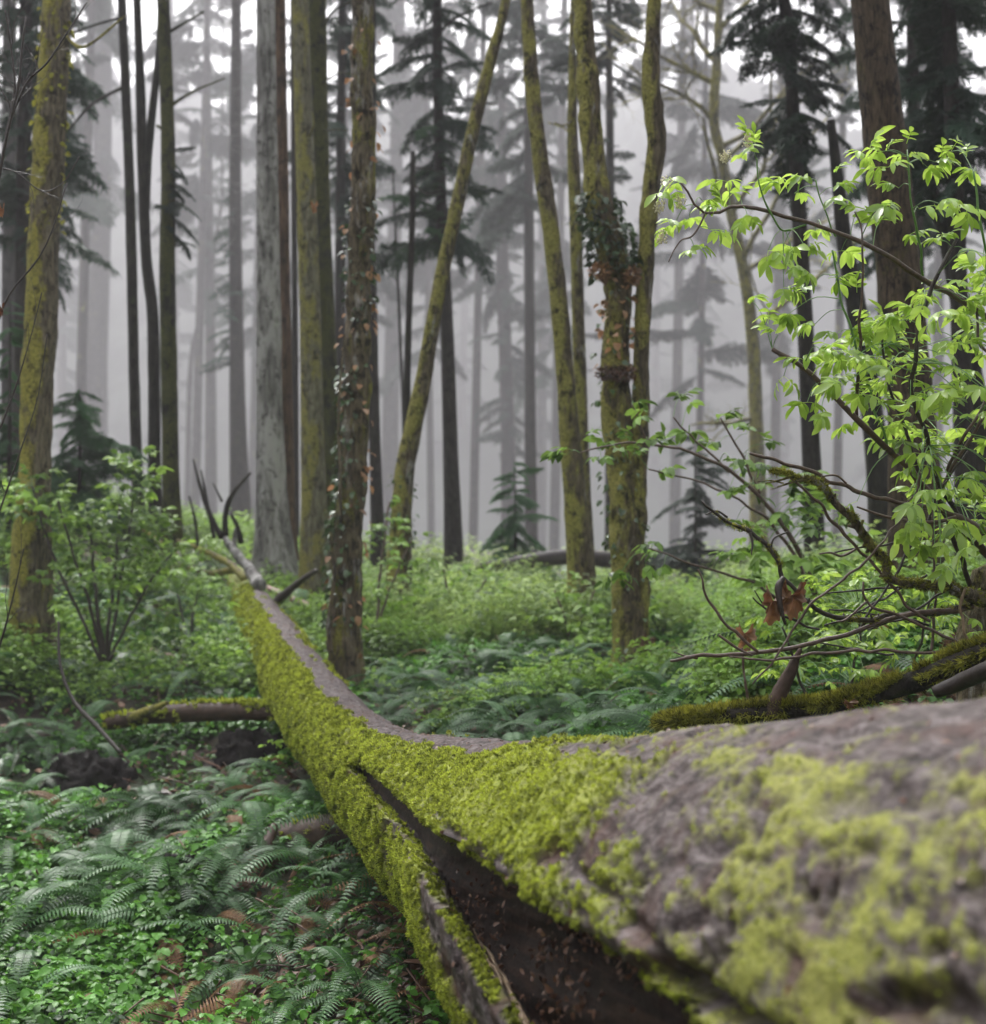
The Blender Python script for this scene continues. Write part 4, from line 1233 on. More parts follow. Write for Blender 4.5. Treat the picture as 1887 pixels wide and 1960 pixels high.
FROND = [frond_template(300 + k, 32, 0.35 + 0.16 * k, 0.095 + 0.008 * (k % 3), 0.9 - 0.07 * k) for k in range(6)]
FROND_OLD = [me.copy() for me in FROND[3:5]]
for me in FROND: me.materials.append(M['fern'])
for me in FROND_OLD: me.materials.append(M['fern_old'])

FERNS = [  # px, py, length, fronds, label
    (860, 1330, .75, 10, 'fern on the brown litter between the ivy trunk and the pink logs'),
    (1080, 1350, .70, 10, 'fern in front of the right pink log'),
    (1260, 1340, .65, 10, 'fern touching the foot of the two stemmed tree on its right'),
    (690, 1905, .50, 14, 'crisp dark green sword fern at the lower edge touching the split slab'),
    (585, 1935, .50, 11, 'sword fern with pale arched frond at the lower edge, beside the crisp fern'),
    (480, 1860, .62, 12, 'sword fern of grey green arching fronds, left of the pale arched fern'),
    (300, 1560, .85, 14, 'large sword fern with hanging grey green fronds below the mossy horizontal log'),
    (395, 1590, .70, 10, 'smaller sword fern leaning on the right side of the large hanging fern'),
    (215, 1690, .80, 15, 'broad sword fern with drooping pale fronds in the middle of the lower left slope'),
    (330, 1700, .70, 12, 'sword fern spreading long green fronds to the right, beside the broad drooping fern'),
    (110, 1760, .55, 9, 'thin sword fern below the broad drooping fern, near the left edge'),
    (15, 1800, .70, 12, 'dark fine sword fern cut by the left edge in the lower part'),
    (25, 1930, .60, 10, 'shaded fern in the lower left corner'),
    (150, 1405, .75, 9, 'greyish fern arching over the top of the black shade mound'),
    (230, 1470, .55, 8, 'fern at the right foot of the black shade mound'),
    (90, 1425, .70, 9, 'pale fern hanging over the black hollow by the mossy horizontal log'),
    (20, 1420, .60, 8, 'fern at the left edge beside the black hollow'),
    (645, 1800, .50, 8, 'curled fern in the shade of the slab, right of the lower slope'),
    (690, 1720, .55, 10, 'dark bluish fern tucked under the split slab'),
    (600, 1560, .55, 9, 'fern in the dark gap under the bend of the big log'),
    (500, 1650, .60, 6, 'upright fern with brownish fronds between the hanging fern and the big log'),
    (430, 1190, 1.05, 15, 'large grey green fern draped against the far end of the big log'),
    (330, 1190, .95, 13, 'pale fern left of the one draped on the far end of the log'),
    (400, 1300, .80, 10, 'fern below the far end of the log, above the mossy horizontal log'),
    (60, 1290, .80, 11, 'pale fern on the left slope under the bright green shrub'),
    (95, 1190, .85, 10, 'fern near the left edge beside the stems of the bright shrub'),
    (10, 1130, .90, 10, 'bluish fern at the left edge at the foot of the mossy trunk'),
    (440, 1480, .55, 8, 'small fern right of the mossy horizontal log, close to the big log'),
    (980, 1385, .62, 11, 'pale fern peeping over the big log right behind its bend'),
    (1130, 1390, .62, 12, 'arched pale fern behind the middle of the big log'),
    (1215, 1385, .55, 10, 'silvery fern behind the big log left of the mossy branch'),
    (1320, 1375, .60, 12, 'silvery fern just behind the left end of the mossy branch'),
    (1450, 1365, .55, 12, 'bright silver fern behind the upright stub on the mossy branch'),
    (1560, 1345, .50, 10, 'dark green fern right of the upright stub'),
    (1660, 1330, .50, 11, 'dark green fern behind the mossy branch near the dead brown fern'),
    (800, 1300, .80, 10, 'fern right of the foot of the ivy trunk'),
    (740, 1370, .60, 9, 'fern directly behind the bend of the big log'),
    (890, 1360, .60, 9, 'fern behind the big log in front of the pinkish rotten log'),
    (1290, 1310, .75, 10, 'fern at the foot of the two stemmed tree'),
    (700, 1240, .80, 8, 'fern beside the ivy trunk on the uphill side'),
    (560, 1180, .8, 8, 'fern right behind the far end of the big log'),
]
rg = random.Random(5)
def make_fern(pos, L, n, label, meshes=FROND, tilt=0.0, face=None, name='sword_fern'):
    root = thing(name, label, 'fern', pos)
    for i in range(n):
        o = link('frond', meshes[rg.randrange(len(meshes))], None, root)
        a = 2 * math.pi * (i + rg.uniform(-0.3, 0.3)) / n
        o.rotation_euler = (rg.uniform(-0.25, 0.25), rg.uniform(-0.35, 0.30), a)
        s = 1.05 * L * rg.uniform(0.7, 1.15)
        o.scale = (s, s, s)
        o.location = (0, 0, rg.uniform(0.0, 0.05))
    return root
for px, py, L, n, lab in FERNS:
    q, d = ground_at(px, py + 20)
    make_fern(q, L, n, lab)
q, d = ground_at(1740, 1345)
make_fern(q, 0.6, 9, 'dead orange brown fern behind the mossy branch at the right', FROND_OLD)
q, d = ground_at(500, 1665)
make_fern(q, 0.5, 5, 'withered brown fern among green ones left of the big log', FROND_OLD)

# ------------------------------------------------------------------ low plants nobody could count
def herb_proto(seed, n, R, H, size, trif=True, mat='herb', W=0.75):
    r = random.Random(seed)
    mb = MB()
    Vl, Fl = leaf_shape(1, W, 0.22, 0.25, (0, 0.35, 0.72, 1), (0.1, 1.0, 0.8, 0))
    for i in range(n):
        a = r.uniform(0, 6.28); q = R * math.sqrt(r.random())
        p = np.array([q * math.cos(a), q * math.sin(a), H * r.uniform(0.25, 1.0) * (1.1 - 0.5 * q / R)])
        az = r.uniform(0, 6.28)
        ton = r.uniform(-0.2, 0.2)
        for k in ((-1, 0, 1) if trif else (0,)):
            b = az + k * 1.25
            d = np.array([math.cos(b), math.sin(b), r.uniform(-0.45, 0.15)])
            s = size * r.uniform(0.7, 1.2) * (1.0 if k == 0 else 0.8)
            mb.add(place(Vl, dir_rot(d, r.gauss(0, 0.25)), p, s), Fl, ton)
        if i % 4 == 0:
            add_tube(mb, [[q * math.cos(a) * 0.4, q * math.sin(a) * 0.4, -0.02], p], [0.0016, 0.001], 3, a=-0.2, cap=False)
    return proto('herb', mb.mesh('herb'), M[mat])

HERB = [herb_proto(1, 16, 0.13, 0.10, 0.034), herb_proto(2, 13, 0.11, 0.14, 0.040), herb_proto(3, 18, 0.15, 0.08, 0.028),
        herb_proto(4, 34, 0.22, 0.36, 0.040, mat='berry'), herb_proto(5, 40, 0.26, 0.42, 0.044, mat='berry'), herb_proto(6, 9, 0.10, 0.08, 0.05, trif=False), herb_proto(7, 44, 0.28, 0.62, 0.042, mat='berry_pale')]
SMALLFERN = proto('small_fern', FROND[1].copy(), M['fern'])

def scatter_plants(name, label, n, dr, ur, dens, kinds, sc, seed, protos, tiltz=0.25, lift=0.0):
    rng = np.random.default_rng(seed)
    d = np.exp(rng.uniform(math.log(dr[0]), math.log(dr[1]), n * 3))
    u = rng.uniform(ur[0], ur[1], n * 3)
    x, y = u * d, d
    keep = rng.random(len(x)) < dens(x, y, u)
    x, y = x[keep][:n], y[keep][:n]
    z = ground(x, y) + lift
    N = np.stack([rng.normal(0, tiltz, len(x)), rng.normal(0, tiltz, len(x)), np.ones(len(x))], 1)
    scatter(name, label, np.stack([x, y, z], 1), euler_from_normals(N, rng.uniform(0, 6.28, len(x))), rng.uniform(sc[0], sc[1], len(x)) * (1 + 0.006 * y),
            np.array(kinds)[rng.integers(0, len(kinds), len(x))].astype(float), protos)

def patch(x, y, s, seed, lo, hi):
    q = np.stack([x, y, 0 * x], 1)
    return sstep(lo, hi, fbm(q * s, 3, seed))
def away_log(x, y):
    # nothing grows inside the big log
    px, py, _ = proj(np.stack([x, y, ground(x, y)], 1))
    return 1.0
scatter_plants('ground_herbs', 'carpet of small three lobed green herb leaves between the ferns', 17000, (3.6, 17), (-0.50, 0.50), lambda x, y, u: (0.04 + 0.96 * patch(x, y, 1.1, 3, 0.46, 0.57)) * np.where((u > -0.13) & (y > 7), 0.35, 1.0), [0, 1, 2, 0, 1, 5], (0.7, 1.3), 1, HERB)
scatter_plants('berry_thicket', 'pale green low thicket carpeting the hollow behind the big log', 8500, (8.2, 19), (-0.16, 0.55), lambda x, y, u: (0.01 + 0.99 * patch(x, y, 0.8, 7, 0.50, 0.58)) * (0.10 + 0.90 * sstep(11.2, 12.6, y + 1.2 * patch(x, y, 1.5, 70, 0.3, 0.7))), [3, 4, 3], (0.5, 0.95), 2, HERB)
scatter_plants('pale_thicket', 'paler yellow green shrubby growth standing in clumps behind the big log', 1000, (11.8, 26), (-0.12, 0.5), lambda x, y, u: patch(x, y, 0.9, 31, 0.52, 0.60), [6], (0.6, 1.15), 22, HERB)
scatter_plants('slope_thicket', 'green leafy undergrowth covering the rising slope at the left', 4600, (10.5, 40), (-0.55, -0.12), lambda x, y, u: 0.15 + 0.85 * patch(x, y, 0.7, 9, 0.42, 0.58), [3, 4, 3], (0.5, 1.0), 3, HERB)
scatter_plants('right_thicket', 'tangled bright green undergrowth behind the leafy shrub at the right', 3200, (6.3, 13), (0.165, 0.55), lambda x, y, u: 0.3 + 0.7 * patch(x, y, 0.9, 12, 0.40, 0.56), [3, 4, 4], (0.5, 1.0), 4, HERB)
scatter_plants('fern_undergrowth', 'single fern fronds mixed through the undergrowth', 3000, (6.0, 30), (-0.5, 0.5), lambda x, y, u: patch(x, y, 0.8, 15, 0.42, 0.6), [0], (0.35, 0.75), 5, [SMALLFERN], 0.3)
# fallen leaves
Vl, Fl = leaf_shape(0.07, 0.055, 0.5, 0.4)
mb = MB(); mb.add(Vl, Fl, 0.0); FL1 = proto('fallen_leaf', mb.mesh('fallen_leaf'), M['litter'])
Vl, Fl = leaf_shape(0.09, 0.03, -0.5, 0.9)
mb = MB(); mb.add(Vl, Fl, 0.3); FL2 = proto('fallen_leaf', mb.mesh('fallen_leaf'), M['litter'])
mb = MB(); add_tube(mb, [[-0.12, 0, 0], [0, 0.01, 0.01], [0.13, -0.01, 0]], [0.003, 0.004, 0.002], 4); FL3 = proto('fallen_twig', mb.mesh('fallen_twig'), M['litter'])
scatter_plants('fallen_leaves', 'brown fallen leaves and twigs on the forest soil', 15000, (3.5, 20), (-0.5, 0.5), lambda x, y, u: 0.3 + 0.7 * patch(x, y, 0.9, 21, 0.4, 0.6), [0, 1, 1, 2], (0.6, 1.5), 6, [FL1, FL2, FL3], 0.5, 0.015)

scatter_plants('low_ferns', 'small ferns and seedlings on the brown litter right behind the big log', 320, (7.0, 11.5), (-0.13, 0.22), lambda x, y, u: patch(x, y, 1.3, 44, 0.40, 0.55), [0], (0.35, 0.7), 45, [SMALLFERN], 0.3)
# brown dead fronds
OLDF = proto('dead_frond', FROND_OLD[0].copy(), M['fern_old'])
scatter_plants('dead_fronds', 'withered brown fern fronds lying between the green plants', 700, (4.5, 16), (-0.5, 0.5), lambda x, y, u: patch(x, y, 0.8, 25, 0.42, 0.6), [0], (0.3, 0.6), 15, [OLDF], 0.5)
# ------------------------------------------------------------------ smaller logs
def mound(label, px, py, d, w, h, seed, name='shade_mound'):  # black lump added where a hollow lies in shade
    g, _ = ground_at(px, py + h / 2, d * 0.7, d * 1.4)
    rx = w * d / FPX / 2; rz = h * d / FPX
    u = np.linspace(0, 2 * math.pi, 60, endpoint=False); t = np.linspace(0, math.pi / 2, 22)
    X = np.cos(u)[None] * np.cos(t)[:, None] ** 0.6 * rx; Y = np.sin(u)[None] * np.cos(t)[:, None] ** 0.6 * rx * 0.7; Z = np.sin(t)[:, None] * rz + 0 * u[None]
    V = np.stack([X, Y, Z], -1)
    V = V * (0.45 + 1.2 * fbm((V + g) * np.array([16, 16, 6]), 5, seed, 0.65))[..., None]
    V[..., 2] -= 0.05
    o = link(name, make_mesh(name, V.reshape(-1, 3), [grid_faces(22, 60)]), M['hollow_shade'], loc=g)
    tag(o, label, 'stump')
M['hollow_shade'] = plain('hollow_shade', (0.008, 0.005, 0.004), 0.75, 0.3, 30, 0.7, 1.0)  # near-black colour stands in for the shade of the hollows
def small_log(name, label, rows, mat, na=18, lump=0.25, n=60, seed=0, sink=0.0, cat='log', mossy=0, extra=None, mossmat='moss'):
    c, r = pix_path(rows, n)
    c[:, 2] -= sink
    base = np.array([c[n // 2][0], c[n // 2][1], c[n // 2][2] - r[n // 2]])
    root = thing(name, label, cat, base)
    mb = MB(); add_tube(mb, c, r, na, lump=lump, lscale=5, seed=seed)
    link('bark', mb.mesh('bark', base), M[mat], root)
    if mossy:
        rng = np.random.default_rng(seed + 3)
        k = rng.integers(0, n, mossy)
        T, N, B = frames(c)
        up = np.array([0, 0, 1.0])
        side = np.cross(T, up); side /= np.linalg.norm(side, axis=1)[:, None]
        up2 = np.cross(side, T)
        a = rng.normal(0, 0.85, mossy)
        keep = fbm(np.stack([c[k, 0] * 4, c[k, 1] * 4, a * 1.5], 1), 3, seed) > 0.44
        k, a = k[keep], a[keep]
        nn = up2[k] * np.cos(a)[:, None] + side[k] * np.sin(a)[:, None]
        pts = c[k] + nn * r[k][:, None] * 1.0 + T[k] * rng.normal(0, 0.5, (len(k), 1)) * np.linalg.norm(c[1] - c[0])
        scatter('moss', '', pts, euler_from_normals(nn + rng.normal(0, 0.25, nn.shape), rng.uniform(0, 6, len(k))), rng.uniform(0.8, 1.7, len(k)), rng.integers(0, 3, len(k)).astype(float), TUFT[mossmat], root, base)
    for k, (rw, m2) in enumerate(extra or []):
        c2, r2 = pix_path(rw, 22)
        mb = MB(); add_tube(mb, c2, r2, 10, lump=0.35, lscale=9, seed=seed + k)
        link('limb', mb.mesh('limb', base), M[m2], root)
    return root, base, c, r

def tuft_protos(matn, L0, L1, n=16, rad=0.004, fat=0.16):
    pr = []
    for k in range(3):
        r2 = random.Random(k + 40)
        mb = MB()
        for i in range(n):
            a = r2.uniform(0, 6.28); tilt = r2.uniform(0.1, 1.2); Ln = r2.uniform(L0, L1); wd = Ln * fat
            d = np.array([math.cos(a) * math.sin(tilt), math.sin(a) * math.sin(tilt), math.cos(tilt)])
            o = np.array([r2.gauss(0, rad), r2.gauss(0, rad), -0.001])
            t = np.cross(d, [0, 0, 1.0]); t /= np.linalg.norm(t)
            mb.add([o - t * wd, o + t * wd, o + d * Ln], [[0, 1, 2]], r2.uniform(-0.25, 0.25))
        pr.append(proto('moss_tuft', mb.mesh('moss_tuft'), M[matn]))
    return pr
TUFT = {'moss': tuft_protos('moss', 0.014, 0.03), 'moss_dark': tuft_protos('moss_dark', 0.010, 0.024, 20, 0.005, 0.09)}

small_log('mossy_log', 'mossy log lying level on the left slope, ending at the big log',
          [(205, 1385, 9.6, 26), (300, 1368, 9.4, 34), (420, 1362, 9.2, 36), (545, 1362, 9.0, 34)], 'rot_wood', seed=51, mossy=900,
          extra=[([(250, 1375, 9.4, 22), (320, 1345, 9.2, 10)], 'bark_moss')])
small_log('rotten_log', 'dark rotten log in the shade under the bend of the big log', [(520, 1610, 6.9, 60), (600, 1600, 6.8, 66), (700, 1590, 6.7, 64)], 'rot_wood', seed=52, mossy=60)
small_log('brown_log', 'short reddish brown log lying diagonally on the left slope above the mossy level log', [(262, 1238, 12.4, 22), (310, 1260, 11.9, 30), (345, 1275, 11.6, 30), (376, 1300, 11.2, 24)], 'pink_wood', seed=53)
small_log('dark_log', 'long dark fallen log lying across the hazy centre behind the curved trunk', [(860, 1098, 19.5, 18), (960, 1082, 19.8, 26), (1050, 1070, 20, 30), (1100, 1066, 20.2, 30), (1200, 1074, 20.4, 30), (1300, 1080, 20.6, 28), (1440, 1076, 20.8, 24)], 'wet_wood', seed=54, n=90)
small_log('pink_log', 'pale pinkish broken log beside the ivy trunk, left one of two pieces', [(820, 1243, 11.8, 16), (870, 1252, 11.6, 20), (910, 1262, 11.4, 18)], 'pink_wood', seed=55)
small_log('pink_log', 'pale pinkish broken log right of the first pink piece', [(930, 1268, 11.2, 18), (1010, 1284, 11.0, 22), (1060, 1298, 10.8, 24), (1120, 1312, 10.7, 18)], 'pink_wood', seed=56)
small_log('pink_log', 'splintered pinkish stick beside the far end of the big log', [(505, 1122, 14.8, 10), (545, 1140, 14.4, 12), (592, 1160, 14.0, 10)], 'pink_wood', seed=57)
small_log('brown_stick', 'thin brown stick on the ground right behind the big log bend', [(790, 1295, 10.2, 6), (860, 1308, 10.0, 7), (930, 1332, 9.7, 6)], 'rot_wood', 8, seed=58, cat='stick')
small_log('mossy_stick', 'short yellow mossy stick on the ground behind the big log', [(850, 1335, 9.2, 14), (890, 1340, 9.1, 16), (930, 1350, 9.0, 10)], 'bark_moss', 10, seed=59, cat='stick', mossy=50)
small_log('dark_stick', 'thin black bent stick standing before the mossy level log at the left', [(112, 1190, 8.6, 5), (115, 1270, 8.5, 6), (140, 1340, 8.4, 8), (190, 1395, 8.3, 9), (230, 1440, 8.2, 8)], 'twig_dark', 8, seed=60, cat='stick')
small_log('dead_branch', 'mossed dead branch lying on the left slope behind the ferns', [(270, 1010, 16, 8), (310, 1040, 15.6, 11), (340, 1060, 15.3, 12), (330, 1090, 15, 9)], 'bark_moss', 8, seed=61, cat='branch')
small_log('buried_branch', 'brown broken branch rising through the ferns left of the big log', [(490, 1690, 6.6, 34), (510, 1620, 6.7, 26), (525, 1580, 6.8, 14)], 'rot_wood', 12, seed=62, cat='branch')

mound('black mound for a shaded hollow, overhung by pale fern fronds near the left edge', 165, 1480, 8.6, 170, 80, 1)
mound('black mound as shade under the right end of the mossy level log', 480, 1430, 8.8, 150, 70, 2)
mound('black mound for a shaded hollow low on the slope below the large hanging fern', 380, 1650, 7.0, 150, 60, 3)
# ------------------------------------------------------------------ shrubs
LEAFLET_V, LEAFLET_F = leaf_shape(1.0, 0.40, 0.30, 0.28, (0, 0.12, 0.32, 0.55, 0.78, 0.92, 1.0), (0.03, 0.5, 0.92, 1.0, 0.72, 0.32, 0.0))
LEAFLET_S, LEAFLET_SF = leaf_shape(1.0, 0.55, 0.28, 0.25, (0, 0.3, 0.7, 1), (0.05, 1.0, 0.75, 0))

def compound_leaf(seed, pairs=2, fine=True, Lf=0.068, rachis=0.075, wilt=0.5):
    r = random.Random(seed)
    mb = MB()
    Vl, Fl = (LEAFLET_V, LEAFLET_F) if fine else (LEAFLET_S, LEAFLET_SF)
    n = 6
    t = np.linspace(0, 1, n)
    ax = np.stack([t * rachis, 0 * t, 0.25 * rachis * t - 0.5 * rachis * t * t * wilt], 1)
    add_tube(mb, ax, np.full(n, 0.0012), 3, a=0.3, cap=False)
    items = [(1.0, 0.0)]
    for k in range(pairs):
        q = 0.30 + 0.62 * (k + 0.4) / pairs
        items += [(q, 1), (q, -1)]
    for q, sg in items:
        p = np.array([np.interp(q, t, ax[:, j]) for j in range(3)])
        a = sg * r.uniform(0.75, 1.15)
        d = np.array([math.cos(a), math.sin(a), -r.uniform(0.15, 0.9) * wilt * 1.6])
        s = Lf * r.uniform(0.8, 1.15) * (1.1 if sg == 0 else 0.95)
        V = Vl.copy()
        if fine:
            V[:, 2] += 0.02 * np.sin(V[:, 0] * 9 + r.uniform(0, 6)) * (np.abs(V[:, 1]) > 0.01)
            V[:, 1] += 0.05 * r.uniform(-1, 1) * V[:, 0] ** 2
        mb.add(place(V, dir_rot(d, r.gauss(0, 0.35) + sg * 0.25), p, s), Fl, r.uniform(-0.15, 0.15))
    return mb.mesh('leaf')
LEAF_FINE = [compound_leaf(500 + k, 2 if k % 3 else 3, True, wilt=0.35 + 0.13 * (k % 5)) for k in range(9)]
LEAF_YOUNG = [compound_leaf(530 + k, 2, True, 0.040, 0.040, 0.2) for k in range(4)]
LEAF_MID = [compound_leaf(550 + k, 2, False, 0.07, 0.075, 0.3 + 0.2 * (k % 3)) for k in range(6)]
for me in LEAF_FINE + LEAF_YOUNG: me.materials.append(M['elder'])
for me in LEAF_MID: me.materials.append(M['berry'])

def shrub(name, label, stems, leafpts, meshes, seed, mat='twig', cat='shrub', petiole=0.0012, na=8, scl=(0.8, 1.15), base=None, pet_mat='green_stalk', group=None):
    """stems: lists of (px,py,depth,width); leafpts: (px,py[,depth]); every leaf hangs on a petiole from the nearest stem point"""
    r = random.Random(seed)
    paths = [pix_path(s, 40) for s in stems]
    if base is None:
        e = paths[0][0][-1]; base = np.array([e[0], e[1], gz(e[0], e[1])])
    root = thing(name, label, cat, base, group)
    for k, (c, rr) in enumerate(paths):
        mb = MB()
        c = c + (np.stack([vnoise(c * 14, k), vnoise(c * 14, k + 50), vnoise(c * 14, k + 90)], 1) - 0.5) * 0.02
        paths[k] = (c, rr)
        add_tube(mb, c, rr, na, lump=0.12, lscale=40, seed=k)
        link('stem', mb.mesh('stem', base), M[mat] if not isinstance(mat, (list, tuple)) else M[mat[k % len(mat)]], root)
    allc = np.concatenate([c[:36] for c, _ in paths])
    pet = MB()
    leaves = []
    for q in leafpts:
        px, py = q[0], q[1]
        d = q[2] if len(q) > 2 else None
        if d is None:
            sp = proj(allc)
            j = int(np.argmin((sp[0] - px) ** 2 + (sp[1] - py) ** 2))
            d = sp[2][j] + r.gauss(0, 0.10)
        p = P(px, py, d)
        dist = np.linalg.norm(allc - p, axis=1)
        a = allc[int(np.argmin(dist + r.random() * 0.03))]
        v = p - a
        vl = np.linalg.norm(v)
        if vl < 0.02: v = np.array([r.gauss(0, 1), r.gauss(0, 1), 0.3]); vl = np.linalg.norm(v)
        mid = (a + p) / 2 + np.array([0, 0, 0.15 * min(vl, 0.3)])
        add_tube(pet, spline([a, mid, p], 8), np.linspace(petiole * (1 + 2.5 * min(vl, 0.4)), petiole, 8), 4, a=0, cap=False)
        hd = v / vl
        n = 1 if meshes is None else r.choice((1, 2, 2, 3))
        for k in range(n):
            d3 = hd * 0.6 + np.array([r.gauss(0, 0.8), r.gauss(0, 0.8), r.uniform(-0.15, 0.35)])
            sc_ = r.uniform(*scl)
            leaves.append((d, meshes[r.randrange(len(meshes))], p - base, dir_rot(d3, r.gauss(0, 0.3)), sc_))
    leaves.sort(key=lambda q: q[0] - 2.5 * q[4])
    rest = MB()
    for k, (d, me, lp, R_, sc_) in enumerate(leaves):
        if k < 285:
            o = link('leaf', me, None, root)
            o.location = lp
            o.rotation_euler = Matrix(R_.tolist()).to_euler()
            o.scale = (sc_, sc_, sc_)
        else:                                     # past the limit of single parts: joined
            n_ = len(me.vertices); co = np.zeros(n_ * 3); me.vertices.foreach_get('co', co)
            fi = [tuple(pg.vertices) for pg in me.polygons]
            V_ = place(co.reshape(-1, 3), R_, lp, sc_)
            f4 = [f for f in fi if len(f) == 4]; f3 = [f for f in fi if len(f) == 3]
            rest.add(V_, f4, r.uniform(-0.15, 0.15))
            if f3: rest.f3.append(np.array(f3) + rest.n - n_)
    if rest.n:
        link('foliage', rest.mesh('foliage'), meshes[0].materials[0], root, kind='stuff')
    if pet.n:
        link('leaf_stalks', pet.mesh('leaf_stalks', base), M[pet_mat], root, kind='stuff')
    return root, base, paths

def region_points(poly, n, seed, d=None, dvar=0.3):
    rng = np.random.default_rng(seed)
    poly = np.array(poly, float)
    out = []
    while len(out) < n:
        x = rng.uniform(poly[:, 0].min(), poly[:, 0].max(), 400); y = rng.uniform(poly[:, 1].min(), poly[:, 1].max(), 400)
        k = in_poly(x, y, poly)
        for a, b in zip(x[k], y[k]):
            if d is None: out.append((a, b))
            else: out.append((a, b, d + rng.normal(0, dvar)))
    return out[:n]

# bright shrub on the left slope
shrub('leafy_shrub', 'bright green leafy shrub with several thin dark stems on the left slope',
      [[(170, 985, 11.0, 4), (178, 1080, 10.9, 6), (188, 1180, 10.8, 8), (200, 1265, 10.8, 9)], [(230, 960, 11.2, 4), (222, 1080, 11.0, 6), (210, 1180, 10.8, 7), (203, 1262, 10.8, 8)],
       [(110, 960, 10.8, 4), (140, 1060, 10.8, 5), (175, 1170, 10.8, 7), (196, 1265, 10.8, 8)], [(255, 880, 11.4, 4), (250, 1000, 11.2, 5), (225, 1150, 11.0, 6), (206, 1265, 10.8, 7)],
       [(60, 930, 10.8, 4), (100, 1060, 10.8, 5), (160, 1190, 10.8, 6), (192, 1265, 10.8, 6)], [(330, 1060, 11, 4), (290, 1110, 11, 5), (240, 1200, 10.9, 6), (208, 1265, 10.8, 7)]],
      region_points([(0, 925), (90, 900), (150, 960), (215, 950), (220, 880), (270, 850), (320, 900), (300, 960), (345, 1020), (340, 1090), (240, 1130), (150, 1110), (90, 1010), (0, 980)], 165, 1, 11.0, 0.25)
      + region_points([(60, 1080), (340, 1090), (330, 1230), (60, 1230)], 26, 2, 11.0, 0.3), LEAF_MID, 61, 'twig_dark')
shrub('leafy_shrub', 'low green shrub below the far end of the log on the left slope', [[(380, 1130, 12.5, 4), (370, 1180, 12.4, 5), (365, 1240, 12.3, 6)], [(340, 1140, 12.5, 4), (352, 1190, 12.4, 5), (364, 1240, 12.3, 6)]],
      region_points([(280, 1040), (420, 1060), (440, 1130), (420, 1240), (300, 1220)], 34, 3, 12.4, 0.3), LEAF_MID, 62, 'twig_dark')
shrub('leafy_shrub', 'young shrub with pale leaves growing right beside the ivy trunk', [[(745, 960, 12.5, 4), (735, 1040, 12.4, 5), (725, 1130, 12.3, 6), (722, 1200, 12.2, 6)], [(790, 1030, 12.5, 3), (760, 1090, 12.4, 4), (728, 1180, 12.2, 5)]],
      region_points([(700, 990), (760, 940), (800, 1010), (830, 1090), (780, 1160), (705, 1160)], 40, 4, 12.4, 0.3), LEAF_MID, 63, 'twig')
shrub('leafy_shrub', 'low pale shrub before the dark log in the centre', [[(850, 1090, 14, 4), (860, 1150, 13.9, 5), (870, 1210, 13.8, 6)], [(930, 1110, 14, 4), (900, 1160, 13.9, 5), (872, 1210, 13.8, 6)]],
      region_points([(800, 1100), (880, 1080), (960, 1100), (1010, 1150), (960, 1210), (820, 1200)], 60, 5, 13.9, 0.4), LEAF_MID, 64, 'twig')
shrub('leafy_shrub', 'low pale shrub in front of the two stemmed tree', [[(1060, 1130, 12, 4), (1080, 1180, 11.9, 5), (1090, 1240, 11.8, 6)], [(1140, 1130, 12, 4), (1110, 1190, 11.9, 5), (1092, 1240, 11.8, 6)]],
      region_points([(1020, 1130), (1150, 1100), (1250, 1110), (1270, 1170), (1190, 1230), (1040, 1230)], 64, 6, 11.6, 0.5), LEAF_MID, 65, 'twig')

